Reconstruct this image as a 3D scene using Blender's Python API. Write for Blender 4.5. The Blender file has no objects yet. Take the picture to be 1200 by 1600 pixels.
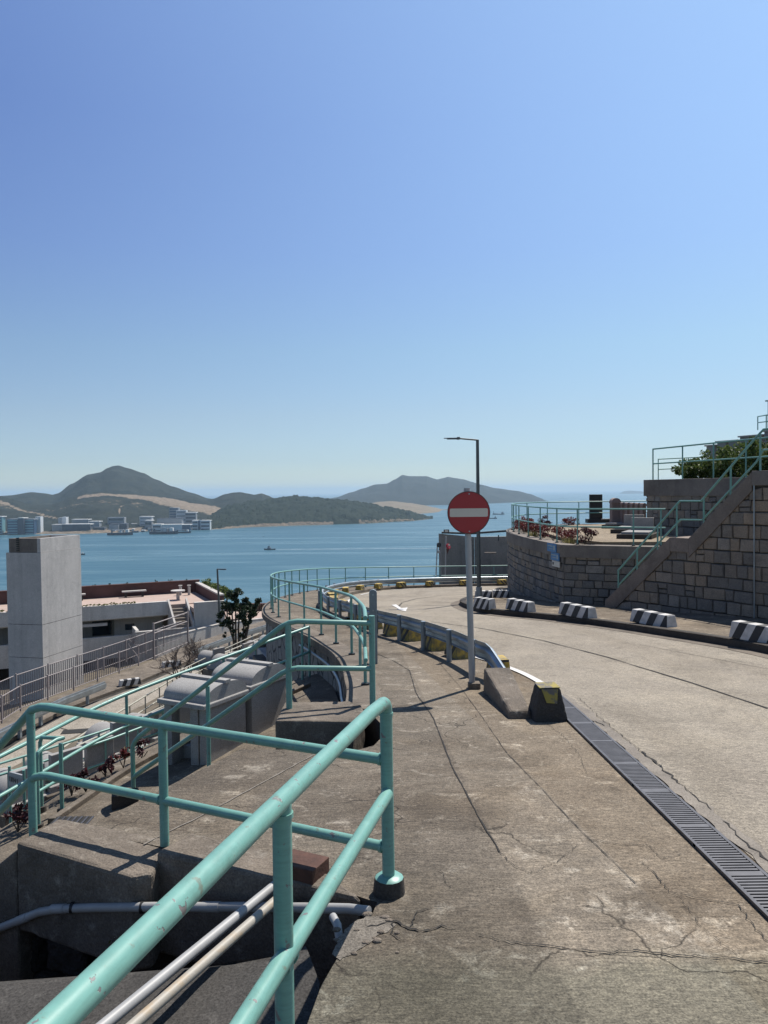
import bpy, bmesh, math, random
from mathutils import Vector, Matrix, noise
sc = bpy.context.scene
COL = sc.collection
# ------------------------------------------------------------------ camera
FPX, EYE_ROW, ROLL = 1200.0, 768.0, math.radians(0.6)
PITCH = math.atan((800 - EYE_ROW) / FPX)
CF = Vector((0, math.cos(PITCH), -math.sin(PITCH)))
_r0 = Vector((1, 0, 0)); _u0 = Vector((0, math.sin(PITCH), math.cos(PITCH)))
CR = _r0 * math.cos(ROLL) - _u0 * math.sin(ROLL)
CU = _u0 * math.cos(ROLL) + _r0 * math.sin(ROLL)
cam = bpy.data.cameras.new('camera')
cam.sensor_fit = 'VERTICAL'; cam.sensor_height = 36.0; cam.lens = 36.0 * FPX / 1600.0
cam.clip_start = 0.05; cam.clip_end = 120000
camo = bpy.data.objects.new('camera', cam); COL.objects.link(camo)
camo.matrix_world = Matrix(((CR.x, CU.x, -CF.x, 0), (CR.y, CU.y, -CF.y, 0), (CR.z, CU.z, -CF.z, 0), (0, 0, 0, 1)))
sc.camera = camo
# ------------------------------------------------------------------ light
SUN_EL = math.radians(57.0); SUN_AZ = math.radians(36.0)
TOSUN = Vector((math.sin(SUN_AZ) * math.cos(SUN_EL), math.cos(SUN_AZ) * math.cos(SUN_EL), math.sin(SUN_EL)))
w = bpy.data.worlds.new('World'); sc.world = w; w.use_nodes = True
nt = w.node_tree; bg = nt.nodes['Background']
sky = nt.nodes.new('ShaderNodeTexSky'); sky.sky_type = 'NISHITA'; sky.sun_disc = False
sky.sun_elevation = SUN_EL; sky.sun_rotation = SUN_AZ
sky.altitude = 0; sky.air_density = 1.0; sky.dust_density = 0.0; sky.ozone_density = 4.0
_tc = nt.nodes.new('ShaderNodeTexCoord'); _sx = nt.nodes.new('ShaderNodeSeparateXYZ'); nt.links.new(_tc.outputs['Generated'], _sx.inputs[0])
_rp = nt.nodes.new('ShaderNodeValToRGB'); _e = _rp.color_ramp.elements
_tab = [(0.0, (.72, .80, .86)), (.04, (.69, .75, .87)), (.098, (.864, .836, .857)), (.179, (1.01, .98, .935)), (.292, (1.15, 1.09, 1.115)), (.427, (1.39, 1.29, 1.28)), (.53, (1.65, 1.50, 1.42)), (.68, (1.1, 1.1, 1.1)), (1.0, (.8, .8, .8))]
for _i, (_p, _c) in enumerate(_tab):                     # colour balance of the sky by height above the horizon
    _q = _e[0] if _i == 0 else (_e[len(_e) - 1] if _i == len(_tab) - 1 else _e.new(_p)); _q.position = _p; _q.color = (_c[0] / 2, _c[1] / 2, _c[2] / 2, 1)
nt.links.new(_sx.outputs['Z'], _rp.inputs[0])
_m1 = nt.nodes.new('ShaderNodeVectorMath'); _m1.operation = 'MULTIPLY'; nt.links.new(sky.outputs[0], _m1.inputs[0]); nt.links.new(_rp.outputs[0], _m1.inputs[1])
_m2 = nt.nodes.new('ShaderNodeVectorMath'); _m2.operation = 'SCALE'; _m2.inputs['Scale'].default_value = 2.0; nt.links.new(_m1.outputs[0], _m2.inputs[0])
# the sky brightens towards the sun's side
def _mm(op, a, b):
    n = nt.nodes.new('ShaderNodeMath'); n.operation = op
    for s, i in ((a, 0), (b, 1)):
        if isinstance(s, (int, float)): n.inputs[i].default_value = s
        else: nt.links.new(s, n.inputs[i])
    return n.outputs[0]
_fx = _mm('MULTIPLY', _mm('MAXIMUM', _mm('MINIMUM', _sx.outputs['X'], 0.5), -0.5), _mm('MAXIMUM', _mm('MINIMUM', _mm('DIVIDE', _sx.outputs['Z'], 0.42), 1.0), 0.0))
_v1 = nt.nodes.new('ShaderNodeVectorMath'); _v1.operation = 'SCALE'; _v1.inputs[0].default_value = (0.80, 0.70, 0.36); nt.links.new(_fx, _v1.inputs['Scale'])
_v2 = nt.nodes.new('ShaderNodeVectorMath'); _v2.operation = 'ADD'; nt.links.new(_v1.outputs[0], _v2.inputs[0]); _v2.inputs[1].default_value = (1, 1, 1)
_m3 = nt.nodes.new('ShaderNodeVectorMath'); _m3.operation = 'MULTIPLY'; nt.links.new(_m2.outputs[0], _m3.inputs[0]); nt.links.new(_v2.outputs[0], _m3.inputs[1])
nt.links.new(_m3.outputs[0], bg.inputs[0]); bg.inputs[1].default_value = 0.085
sl = bpy.data.lights.new('sun', 'SUN'); sl.energy = 5.0; sl.angle = math.radians(0.53); sl.color = (1.0, 0.95, 0.88)
so = bpy.data.objects.new('sun', sl); COL.objects.link(so)
so.rotation_euler = (-TOSUN).to_track_quat('-Z', 'Y').to_euler(); so.location = (5, 5, 60)
sc.view_settings.view_transform = 'Standard'; sc.view_settings.look = 'None'
sc.view_settings.gamma = 1; sc.view_settings.exposure = 0.4
sc.cycles.use_denoising = True
sc.cycles.max_bounces = 6; sc.cycles.diffuse_bounces = 3; sc.cycles.glossy_bounces = 3
sc.cycles.volume_bounces = 0; sc.cycles.caustics_reflective = False; sc.cycles.caustics_refractive = False
SEA = -100.0; HAZE = 0.000065
# ------------------------------------------------------------------ photo pixel -> place
def ray(px, py):
    d = CF * FPX + CR * (px - 600) - CU * (py - 800)
    return d / d.y
GA, GB, GC = 1.66, 0.058, 0.0005
def gz(y):
    if y > 40: return gz(40) - 0.098 * (y - 40)
    return -GA - GB * y - GC * y * y if y > 0 else -GA - GB * y
def G(px, py, off=0.0):                       # point of the upper deck seen at a photo pixel
    d = ray(px, py); b = -d.z - GB; a = GA - off
    q = max(b * b - 4 * GC * a, 0)
    Y = (b - math.sqrt(q)) / (2 * GC); return d * Y
def AZ(px, py, z): d = ray(px, py); return d * (z / d.z)
def AY(px, py, y): return ray(px, py) * y
V = Vector
# ------------------------------------------------------------------ object helpers
def thing(name, label, cat, loc=(0, 0, 0), group=None, rz=0):
    o = bpy.data.objects.new(name, None); COL.objects.link(o); o.empty_display_size = 0.1
    o.location = loc; o.rotation_euler = (0, 0, rz); o['label'] = label; o['category'] = cat
    if group: o['group'] = group
    return o
def tag(o, label, cat, group=None):
    o['label'] = label; o['category'] = cat
    if group: o['group'] = group
    return o
def wloc(o):
    v = V((0, 0, 0))
    while o is not None: v = v + V(o.location); o = o.parent
    return v
class MB:
    def __init__(s): s.v = []; s.f = []; s.uv = None
    def add(s, vs, fs):
        n = len(s.v); s.v += [V(p) for p in vs]; s.f += [tuple(i + n for i in f) for f in fs]; return s
    def hexa(s, p):      # 8 points: bottom ring 0-3 (ccw from above), top ring 4-7
        return s.add(p, [(3, 2, 1, 0), (4, 5, 6, 7), (0, 1, 5, 4), (1, 2, 6, 5), (2, 3, 7, 6), (3, 0, 4, 7)])
    def box(s, c, d, rz=0, taper=1.0, tapery=None):
        cx, cy, cz = c; dx, dy, dz = d[0] / 2, d[1] / 2, d[2] / 2; ca, sa = math.cos(rz), math.sin(rz)
        ty = taper if tapery is None else tapery; out = []
        for z, tx, tyy in ((-dz, 1, 1), (dz, taper, ty)):
            for a, b in ((-1, -1), (1, -1), (1, 1), (-1, 1)):
                x, y = a * dx * tx, b * dy * tyy; out.append((cx + x * ca - y * sa, cy + x * sa + y * ca, cz + z))
        return s.hexa(out)
    def fbox(s, fr, u0, u1, v0, v1, z0, z1):   # box in a local frame fr(u,v,z)
        return s.hexa([fr(u0, v0, z0), fr(u1, v0, z0), fr(u1, v1, z0), fr(u0, v1, z0), fr(u0, v0, z1), fr(u1, v0, z1), fr(u1, v1, z1), fr(u0, v1, z1)])
    def prism(s, poly, z0, z1):
        n = len(poly); a = sum(poly[i][0] * poly[(i + 1) % n][1] - poly[(i + 1) % n][0] * poly[i][1] for i in range(n))
        if a < 0: poly = poly[::-1]
        f0 = z0 if callable(z0) else (lambda x, y: z0); f1 = z1 if callable(z1) else (lambda x, y: z1)
        vs = [(p[0], p[1], f0(p[0], p[1])) for p in poly] + [(p[0], p[1], f1(p[0], p[1])) for p in poly]
        fs = [tuple(range(n - 1, -1, -1)), tuple(range(n, 2 * n))] + [(i, (i + 1) % n, n + (i + 1) % n, n + i) for i in range(n)]
        return s.add(vs, fs)
    def tube(s, pts, r, n=10, caps=True, r2=None):
        pts = [V(p) for p in pts]; m = len(pts); rings = []; up = None
        for i, p in enumerate(pts):
            t = (pts[min(i + 1, m - 1)] - pts[max(i - 1, 0)])
            if t.length < 1e-9: t = V((0, 0, 1))
            t.normalize()
            if up is None:
                up = V((0, 0, 1)) if abs(t.z) < 0.9 else V((1, 0, 0))
            a = (up - t * up.dot(t))
            if a.length < 1e-6: a = t.orthogonal()
            a.normalize(); b = t.cross(a); up = a
            # mitre at bends
            k = 1.0
            if 0 < i < m - 1:
                t1 = (pts[i] - pts[i - 1]).normalized(); c = max(0.5, t1.dot(t)); k = 1 / c
            rr = r if r2 is None else r + (r2 - r) * i / (m - 1)
            rings.append([p + (a * math.cos(2 * math.pi * j / n) + b * math.sin(2 * math.pi * j / n)) * rr * (k if False else 1) for j in range(n)])
        vs = [q for R in rings for q in R]; fs = []
        for i in range(m - 1):
            for j in range(n):
                fs.append((i * n + j, i * n + (j + 1) % n, (i + 1) * n + (j + 1) % n, (i + 1) * n + j))
        if caps: fs += [tuple(range(n - 1, -1, -1)), tuple(range((m - 1) * n, m * n))]
        return s.add(vs, fs)
    def cyl(s, p, r, h, n=16, r2=None): return s.tube([p, (p[0], p[1], p[2] + h)], r, n, True, r2)
    def build(s, name, m, parent=None, smooth=False, bevel=0, origin=None):
        me = bpy.data.meshes.new(name); o = bpy.data.objects.new(name, me); COL.objects.link(o)
        off = V((0, 0, 0))
        if parent is not None: o.parent = parent; off = wloc(parent)
        elif origin is not None: off = V(origin); o.location = off
        me.from_pydata([tuple(p - off) for p in s.v], [], s.f); me.update()
        if m is not None: me.materials.append(m)
        if smooth:
            me.polygons.foreach_set('use_smooth', [True] * len(me.polygons))
            try: me.set_sharp_from_angle(angle=math.radians(40))
            except Exception: pass
        if bevel:
            b = o.modifiers.new('b', 'BEVEL'); b.width = bevel; b.segments = 2; b.limit_method = 'ANGLE'; b.angle_limit = math.radians(40)
        return o
def tube_part(parent, name, pts, r, m, n=12): return MB().tube(pts, r, n).build(name, m, parent, smooth=True)
def crom(pts, k=6):
    pts = [V(p) for p in pts]; out = []
    for i in range(len(pts) - 1):
        p0 = pts[max(i - 1, 0)]; p1 = pts[i]; p2 = pts[i + 1]; p3 = pts[min(i + 2, len(pts) - 1)]
        for j in range(k):
            t = j / k
            out.append(0.5 * ((2 * p1) + (p2 - p0) * t + (2 * p0 - 5 * p1 + 4 * p2 - p3) * t * t + (3 * p1 - p0 - 3 * p2 + p3) * t ** 3))
    out.append(pts[-1]); return out
def arcl(pts):
    s = [0.0]
    for a, b in zip(pts, pts[1:]): s.append(s[-1] + (V(b) - V(a)).length)
    return s
def along(pts, S, d):
    d = min(max(d, 0), S[-1])
    for i in range(len(pts) - 1):
        if d <= S[i + 1] or i == len(pts) - 2:
            t = (d - S[i]) / max(S[i + 1] - S[i], 1e-9); return V(pts[i]).lerp(V(pts[i + 1]), t)
def tree_copy(o, parent=None):
    c = o.copy(); COL.objects.link(c)
    if parent is not None: c.parent = parent
    for ch in [q for q in bpy.data.objects if q.parent == o]: tree_copy(ch, c)
    return c
# ------------------------------------------------------------------ materials
def nodes(name):
    m = bpy.data.materials.new(name); m.use_nodes = True; t = m.node_tree
    return m, t, t.nodes['Principled BSDF'], t.nodes.new, t.links.new
KA = 0.62                                               # lowers concrete and stone base colours to suit sun and exposure
def dk(c): return tuple(x * KA for x in c)
def col(c): return (c[0], c[1], c[2], 1)
def texco(t, scale=(1, 1, 1), uv=False):
    N = t.nodes.new; tc = N('ShaderNodeTexCoord'); mp = N('ShaderNodeMapping'); mp.inputs['Scale'].default_value = scale
    t.links.new(tc.outputs['UV' if uv else 'Object'], mp.inputs['Vector']); return mp.outputs['Vector']
def nz(t, vec, scale, detail=6, rough=0.6, dist=0):
    n = t.nodes.new('ShaderNodeTexNoise'); n.inputs['Scale'].default_value = scale; n.inputs['Detail'].default_value = detail
    n.inputs['Roughness'].default_value = rough; n.inputs['Distortion'].default_value = dist
    t.links.new(vec, n.inputs['Vector']); return n.outputs['Fac']
def ramp(t, fac, p0, p1, c0=(0, 0, 0), c1=(1, 1, 1)):
    r = t.nodes.new('ShaderNodeValToRGB'); e = r.color_ramp.elements
    e[0].position = p0; e[1].position = p1; e[0].color = col(c0); e[1].color = col(c1); t.links.new(fac, r.inputs[0]); return r.outputs[0]
def mix(t, fac, a, b, mode='MIX'):
    n = t.nodes.new('ShaderNodeMixRGB'); n.blend_type = mode
    for s, i in ((fac, 0), (a, 1), (b, 2)):
        if isinstance(s, (int, float)): n.inputs[i].default_value = s
        elif isinstance(s, (tuple, list)): n.inputs[i].default_value = col(s)
        else: t.links.new(s, n.inputs[i])
    return n.outputs[0]
def math_(t, op, a, b=0.0):
    n = t.nodes.new('ShaderNodeMath'); n.operation = op
    for s, i in ((a, 0), (b, 1)):
        if isinstance(s, (int, float)): n.inputs[i].default_value = s
        else: t.links.new(s, n.inputs[i])
    return n.outputs[0]
def bump(t, bs, h, strength=0.5, dist=0.01):
    b = t.nodes.new('ShaderNodeBump'); b.inputs['Strength'].default_value = strength; b.inputs['Distance'].default_value = dist
    t.links.new(h, b.inputs['Height']); t.links.new(b.outputs[0], bs.inputs['Normal']); return b
def simple(name, c, rough=0.6, metal=0.0, var=0.25, scale=6, bmp=0.0, bscale=60, c2=None, p=(0.35, 0.7), spec=0.5):
    m, t, b, N, L = nodes(name); v = texco(t)
    f = nz(t, v, scale); c2 = c2 or tuple(x * (1 - var) for x in c)
    L(mix(t, ramp(t, f, p[0], p[1]), c, c2), b.inputs['Base Color'])
    b.inputs['Roughness'].default_value = rough; b.inputs['Metallic'].default_value = metal
    b.inputs['Specular IOR Level'].default_value = spec
    if bmp: bump(t, b, nz(t, v, bscale, 4), bmp, 0.01)
    return m
def concrete(name, c, dark, light, s_big=0.7, stain=0.5, speck=1.0, bmp=0.4, streak=False, patch=0.35, fine=1.0):
    c, dark, light = dk(c), dk(dark), dk(light)
    m, t, b, N, L = nodes(name); v = texco(t)
    base = mix(t, ramp(t, nz(t, v, s_big, 5, 0.6), 0.36, 0.66), c, dark)
    base = mix(t, math_(t, 'MULTIPLY', ramp(t, nz(t, v, 5.5 * s_big + 1.5, 10, 0.72), 0.54, 0.70), patch), base, light)
    base = mix(t, math_(t, 'MULTIPLY', ramp(t, nz(t, v, 2.2, 8, 0.65, 0.6), 0.5, 0.75), stain), base, tuple(x * 0.5 for x in dark))
    sp = nz(t, v, 95 * fine, 3, 0.7)
    base = mix(t, 0.55 * speck, base, ramp(t, sp, 0.3, 0.72, (0.25, 0.25, 0.25), (1, 1, 1)), 'OVERLAY')
    if streak:
        vs = texco(t, (2.6, 2.6, 0.12)); base = mix(t, math_(t, 'MULTIPLY', ramp(t, nz(t, vs, 0.9, 6, 0.7), 0.48, 0.75), 0.32), base, tuple(x * 0.42 for x in dark))
    L(base, b.inputs['Base Color']); b.inputs['Roughness'].default_value = 0.9; b.inputs['Specular IOR Level'].default_value = 0.25
    h = math_(t, 'ADD', math_(t, 'MULTIPLY', sp, 0.5), nz(t, v, 14, 8, 0.7)); bump(t, b, h, bmp, 0.012)
    return m
M = {}
# walkway: weathered brown concrete, broom grooves, lichen, hairline cracks
def mk_walk(name, c, dark, light, slab=False, groove=True, cracks=0.5, patch=0.6, grain=(1, 1, 1), crackdark=0.15):
    c, dark, light = dk(c), dk(dark), dk(light)
    m, t, b, N, L = nodes(name); v = texco(t)
    big = nz(t, v, 0.55, 6, 0.62, 0.4)
    base = mix(t, ramp(t, big, 0.35, 0.65), c, dark)
    base = mix(t, math_(t, 'MULTIPLY', ramp(t, nz(t, v, 1.7, 9, 0.7, 0.8), 0.5, 0.7), 0.5), base, tuple(x * 0.55 for x in dark))
    lich = math_(t, 'MULTIPLY', ramp(t, nz(t, v, 4.2, 12, 0.78, 0.5), 0.55, 0.68), patch)
    base = mix(t, lich, base, light)
    vg = texco(t, grain); gr = nz(t, vg, 22, 5, 0.7)
    base = mix(t, 1.0, base, ramp(t, gr, 0.33, 0.67, (0.74, 0.74, 0.74), (1.26, 1.26, 1.25)), 'MULTIPLY')
    sp = nz(t, v, 105, 2, 0.75)
    base = mix(t, 1.0, base, ramp(t, sp, 0.30, 0.70, (0.52, 0.52, 0.52), (1.5, 1.49, 1.46)), 'MULTIPLY')
    base = mix(t, 1.0, base, ramp(t, nz(t, v, 38, 4, 0.7), 0.35, 0.66, (0.78, 0.78, 0.78), (1.24, 1.23, 1.2)), 'MULTIPLY')
    if slab:
        sx = N('ShaderNodeSeparateXYZ'); L(v, sx.inputs[0]); wob = math_(t, 'MULTIPLY', math_(t, 'SUBTRACT', nz(t, v, 3, 6, 0.6), 0.5), 0.9)
        near = ramp(t, math_(t, 'ADD', sx.outputs['Y'], math_(t, 'MULTIPLY', wob, 0.25)), 0.0, 1.0)   # grey-green older slab nearest the viewer
        yy = math_(t, 'SUBTRACT', math_(t, 'ADD', sx.outputs['Y'], math_(t, 'MULTIPLY', wob, 0.3)), 2.45)
        base = mix(t, ramp(t, yy, 0.40, 0.60, (1, 1, 1), (0, 0, 0)), base, mix(t, 1.0, base, (0.80, 0.86, 0.84), 'MULTIPLY'))
        dx = math_(t, 'ADD', math_(t, 'ADD', sx.outputs['X'], wob), 0.0); dy = math_(t, 'MULTIPLY', math_(t, 'SUBTRACT', sx.outputs['Y'], 3.0), 0.45)
        dd = math_(t, 'SUBTRACT', 1.0, math_(t, 'ADD', math_(t, 'ABSOLUTE', math_(t, 'SUBTRACT', dx, 0.15)), math_(t, 'ABSOLUTE', dy)))
        base = mix(t, math_(t, 'MULTIPLY', ramp(t, dd, 0.25, 0.85), 0.75), base, mix(t, 1.0, base, (0.48, 0.48, 0.46), 'MULTIPLY'))
        j1 = math_(t, 'ADD', sx.outputs['X'], math_(t, 'MULTIPLY', sx.outputs['Y'], 0.05)); j2 = math_(t, 'ADD', sx.outputs['X'], math_(t, 'MULTIPLY', sx.outputs['Y'], 0.115))
        jw = math_(t, 'MULTIPLY', wob, 0.03)
        base = mix(t, 1.0, base, ramp(t, math_(t, 'ADD', j1, jw), 0.785, 0.80, (0.92, 0.92, 0.92), (1.16, 1.16, 1.15)), 'MULTIPLY')      # three casting lanes of the path
        far_l = ramp(t, math_(t, 'MULTIPLY', math_(t, 'ADD', j2, jw), 0.5), 0.796, 0.803, (1, 1, 1), (0.93, 0.90, 0.86)); base = mix(t, 1.0, base, far_l, 'MULTIPLY')
        worn = ramp(t, nz(t, v, 1.25, 8, 0.72, 0.5), 0.50, 0.68); base = mix(t, math_(t, 'MULTIPLY', worn, 0.55), base, mix(t, 1.0, base, (1.5, 1.46, 1.38), 'MULTIPLY'))
        dirt = ramp(t, nz(t, texco(t, (0.45, 0.8, 1)), 0.9, 9, 0.7, 0.8), 0.50, 0.62); base = mix(t, math_(t, 'MULTIPLY', dirt, 0.62), base, mix(t, 1.0, base, (0.50, 0.46, 0.42), 'MULTIPLY'))
    else:
        wear = ramp(t, nz(t, texco(t, (0.9, 0.22, 1)), 1.1, 8, 0.68, 0.6), 0.46, 0.64); base = mix(t, math_(t, 'MULTIPLY', wear, 0.55), base, mix(t, 1.0, base, (0.74, 0.72, 0.69), 'MULTIPLY'))
        spot = ramp(t, nz(t, v, 3.1, 3, 0.5), 0.70, 0.76); base = mix(t, math_(t, 'MULTIPLY', spot, 0.5), base, mix(t, 1.0, base, (0.5, 0.48, 0.46), 'MULTIPLY'))
        pale = ramp(t, nz(t, v, 0.8, 9, 0.75), 0.5, 0.66); base = mix(t, math_(t, 'MULTIPLY', pale, 0.5), base, mix(t, 1.0, base, (1.24, 1.22, 1.17), 'MULTIPLY'))
    h = math_(t, 'ADD', math_(t, 'MULTIPLY', sp, 0.6), math_(t, 'MULTIPLY', gr, 0.9))
    if cracks:
        wv = N('ShaderNodeVectorMath'); wv.operation = 'ADD'; L(v, wv.inputs[0])
        nn = N('ShaderNodeTexNoise'); nn.inputs['Scale'].default_value = 2.5; nn.inputs['Detail'].default_value = 6; L(v, nn.inputs['Vector'])
        sc_ = N('ShaderNodeVectorMath'); sc_.operation = 'SCALE'; L(nn.outputs['Color'], sc_.inputs[0]); sc_.inputs['Scale'].default_value = 0.75; L(sc_.outputs[0], wv.inputs[1])
        vo = N('ShaderNodeTexVoronoi'); vo.feature = 'DISTANCE_TO_EDGE'; vo.inputs['Scale'].default_value = 0.62; L(wv.outputs[0], vo.inputs['Vector'])
        cr = ramp(t, vo.outputs['Distance'], 0.0, 0.007, (1, 1, 1), (0, 0, 0))
        brk = ramp(t, nz(t, v, 0.9, 3), 0.47, 0.56)
        cf = math_(t, 'MULTIPLY', math_(t, 'MULTIPLY', cr, brk), cracks)
        base = mix(t, cf, base, tuple(x * crackdark for x in c))
        h = math_(t, 'SUBTRACT', h, math_(t, 'MULTIPLY', cf, 1.2))
    L(base, b.inputs['Base Color']); b.inputs['Roughness'].default_value = 0.92; b.inputs['Specular IOR Level'].default_value = 0.2
    bump(t, b, h, 0.55, 0.012)
    return m
M['walk'] = mk_walk('pavement_concrete', (0.285, 0.240, 0.192), (0.195, 0.166, 0.136), (0.60, 0.54, 0.46), slab=True, grain=(0.5, 3.2, 1), patch=0.85, cracks=0.8)
M['road'] = mk_walk('road_concrete', (0.435, 0.385, 0.318), (0.365, 0.322, 0.27), (0.53, 0.47, 0.40), grain=(0.6, 3.5, 1), patch=0.5, cracks=0.15, crackdark=0.4)
M['kerb'] = concrete('kerb_concrete', (0.26, 0.215, 0.17), (0.15, 0.125, 0.10), (0.46, 0.41, 0.34), s_big=1.2, stain=0.85, patch=0.6, bmp=0.7)
M['dark_conc'] = concrete('dark_concrete', (0.095, 0.084, 0.073), (0.055, 0.05, 0.044), (0.15, 0.135, 0.12), s_big=1.0)  # dark concrete; its tone includes the shade of the pit
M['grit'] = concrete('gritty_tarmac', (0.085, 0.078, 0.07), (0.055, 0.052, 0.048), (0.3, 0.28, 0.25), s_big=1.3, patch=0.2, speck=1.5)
M['wall'] = concrete('render_grey', (0.78, 0.735, 0.68), (0.66, 0.625, 0.58), (0.9, 0.85, 0.79), s_big=0.5, stain=0.25, streak=True, bmp=0.15, fine=0.4)
M['tower'] = concrete('tower_concrete', (0.74, 0.70, 0.66), (0.62, 0.59, 0.56), (0.88, 0.83, 0.78), s_big=0.45, stain=0.3, streak=True, bmp=0.15, fine=0.35, speck=0.7)
M['coping'] = concrete('coping_concrete', (0.32, 0.275, 0.235), (0.22, 0.19, 0.165), (0.42, 0.37, 0.33), s_big=0.8, streak=True)
M['stringer'] = concrete('stair_concrete', (0.33, 0.265, 0.22), (0.23, 0.19, 0.155), (0.46, 0.4, 0.35), s_big=1.0, stain=0.6)
M['grave'] = concrete('grave_terrazzo', (0.44, 0.425, 0.405), (0.35, 0.335, 0.32), (0.54, 0.52, 0.50), s_big=1.5, stain=0.15, bmp=0.1)
M['gravep'] = concrete('grave_pink', (0.36, 0.27, 0.24), (0.27, 0.2, 0.18), (0.45, 0.38, 0.34), s_big=1.5, stain=0.2, bmp=0.1)
M['lower_road'] = mk_walk('lower_road_concrete', (0.50, 0.45, 0.39), (0.40, 0.36, 0.31), (0.5, 0.46, 0.41), cracks=0.2, crackdark=0.4)
M['earth'] = simple('dry_soil', (0.16, 0.13, 0.09), 0.95, 0, 0.5, 1.5, 0.5, 8)
M['pink'] = simple('pink_paving', (0.40, 0.30, 0.25), 0.85, 0, 0.15, 1.2)
M['redwall'] = simple('red_render', (0.115, 0.055, 0.048), 0.85, 0, 0.35, 0.6)
M['cap'] = simple('pale_capping', (0.44, 0.41, 0.38), 0.8, 0, 0.2, 2)
M['black'] = simple('black_paint', (0.012, 0.012, 0.013), 0.5, 0, 0.3, 5)
M['steel'] = simple('dark_steel', (0.05, 0.06, 0.065), 0.45, 0.3, 0.3, 6)
M['lampgrey'] = simple('lamp_post_grey', (0.10, 0.11, 0.11), 0.45, 0.4, 0.25, 4)
M['galv'] = simple('galvanised_steel', (0.34, 0.38, 0.41), 0.42, 0.75, 0.3, 3, 0.05, 30)
M['galvpost'] = simple('galvanised_post', (0.22, 0.26, 0.29), 0.5, 0.5, 0.3, 5)
M['signpole'] = simple('grey_pole_paint', (0.36, 0.36, 0.36), 0.45, 0.2, 0.15, 8)
M['red'] = simple('sign_red', (0.34, 0.014, 0.022), 0.35, 0, 0.12, 2)
M['signwhite'] = simple('sign_white', (0.60, 0.55, 0.47), 0.4, 0, 0.1, 5)
M['white'] = simple('white_paint', (0.60, 0.58, 0.55), 0.7, 0, 0.18, 7)
M['bwhite'] = simple('block_white', (0.55, 0.53, 0.50), 0.7, 0, 0.35, 9, 0.15, 40)
M['bblack'] = simple('block_black', (0.02, 0.02, 0.022), 0.6, 0, 0.4, 9, 0.15, 40)
M['yellow'] = simple('block_yellow', (0.46, 0.31, 0.045), 0.7, 0, 0.4, 9, 0.15, 40, c2=(0.17, 0.135, 0.06), p=(0.42, 0.58))
M['pvc'] = simple('pvc_pipe', (0.34, 0.335, 0.325), 0.5, 0, 0.2, 7)
M['conduit'] = simple('old_conduit', (0.33, 0.30, 0.25), 0.55, 0, 0.3, 14, 0.08, 60, c2=(0.36, 0.26, 0.15), p=(0.5, 0.72))
M['rust'] = simple('rusty_plate', (0.10, 0.045, 0.03), 0.8, 0.2, 0.5, 12, 0.3, 60)
M['iron'] = simple('cast_iron', (0.085, 0.083, 0.09), 0.5, 0.35, 0.35, 12)
M['draindark'] = simple('drain_shadow', (0.015, 0.015, 0.015), 0.9)  # near-black for shade painted under grates, also the gully cover
M['fence'] = simple('mauve_fence_paint', (0.26, 0.225, 0.22), 0.6, 0, 0.15, 4)
M['cream_rail'] = simple('pale_rail_paint', (0.40, 0.38, 0.31), 0.5, 0, 0.2, 5)
M['blue'] = simple('sign_blue', (0.06, 0.20, 0.42), 0.5, 0, 0.15, 5)
M['bark'] = simple('bark', (0.09, 0.07, 0.055), 0.9, 0, 0.4, 20)
M['twig'] = simple('dry_twig', (0.13, 0.10, 0.085), 0.9, 0, 0.3, 20)
M['crack'] = simple('crack_gap', (0.022, 0.019, 0.016), 0.95)
M['glassdark'] = simple('window_glass', (0.03, 0.05, 0.07), 0.15, 0, 0.4, 0.3)
def mk_green():
    m, t, b, N, L = nodes('green_rail_paint'); v = texco(t)
    base = mix(t, ramp(t, nz(t, v, 3, 5), 0.35, 0.7), (0.158, 0.335, 0.284), (0.130, 0.285, 0.243))
    chip = ramp(t, nz(t, v, 21, 4, 0.55, 0.3), 0.665, 0.68)
    chip2 = math_(t, 'MULTIPLY', ramp(t, nz(t, v, 90, 3, 0.6), 0.70, 0.74), 0.6)
    f = math_(t, 'MAXIMUM', chip, chip2)
    base = mix(t, math_(t, 'MULTIPLY', ramp(t, nz(t, v, 9, 8, 0.7), 0.55, 0.75), 0.3), base, (0.30, 0.46, 0.41))
    vb = texco(t, (60, 60, 60)); br = nz(t, texco(t, (4, 4, 40)), 3.0, 4, 0.6)
    base = mix(t, 1.0, base, ramp(t, br, 0.3, 0.7, (0.90, 0.90, 0.90), (1.09, 1.09, 1.09)), 'MULTIPLY')
    base = mix(t, math_(t, 'MULTIPLY', ramp(t, nz(t, v, 5.5, 9, 0.75, 0.6), 0.52, 0.70), 0.42), base, mix(t, 1.0, base, (0.62, 0.58, 0.55), 'MULTIPLY'))
    base = mix(t, math_(t, 'MULTIPLY', ramp(t, nz(t, v, 17, 5, 0.65), 0.63, 0.68), 0.5), base, (0.16, 0.10, 0.06))
    base = mix(t, f, base, (0.17, 0.16, 0.155))
    L(base, b.inputs['Base Color']); b.inputs['Roughness'].default_value = 0.4
    h = math_(t, 'SUBTRACT', math_(t, 'MULTIPLY', nz(t, v, 40, 3), 0.15), f); bump(t, b, h, 0.35, 0.004); return m
M['green'] = mk_green()
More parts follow.
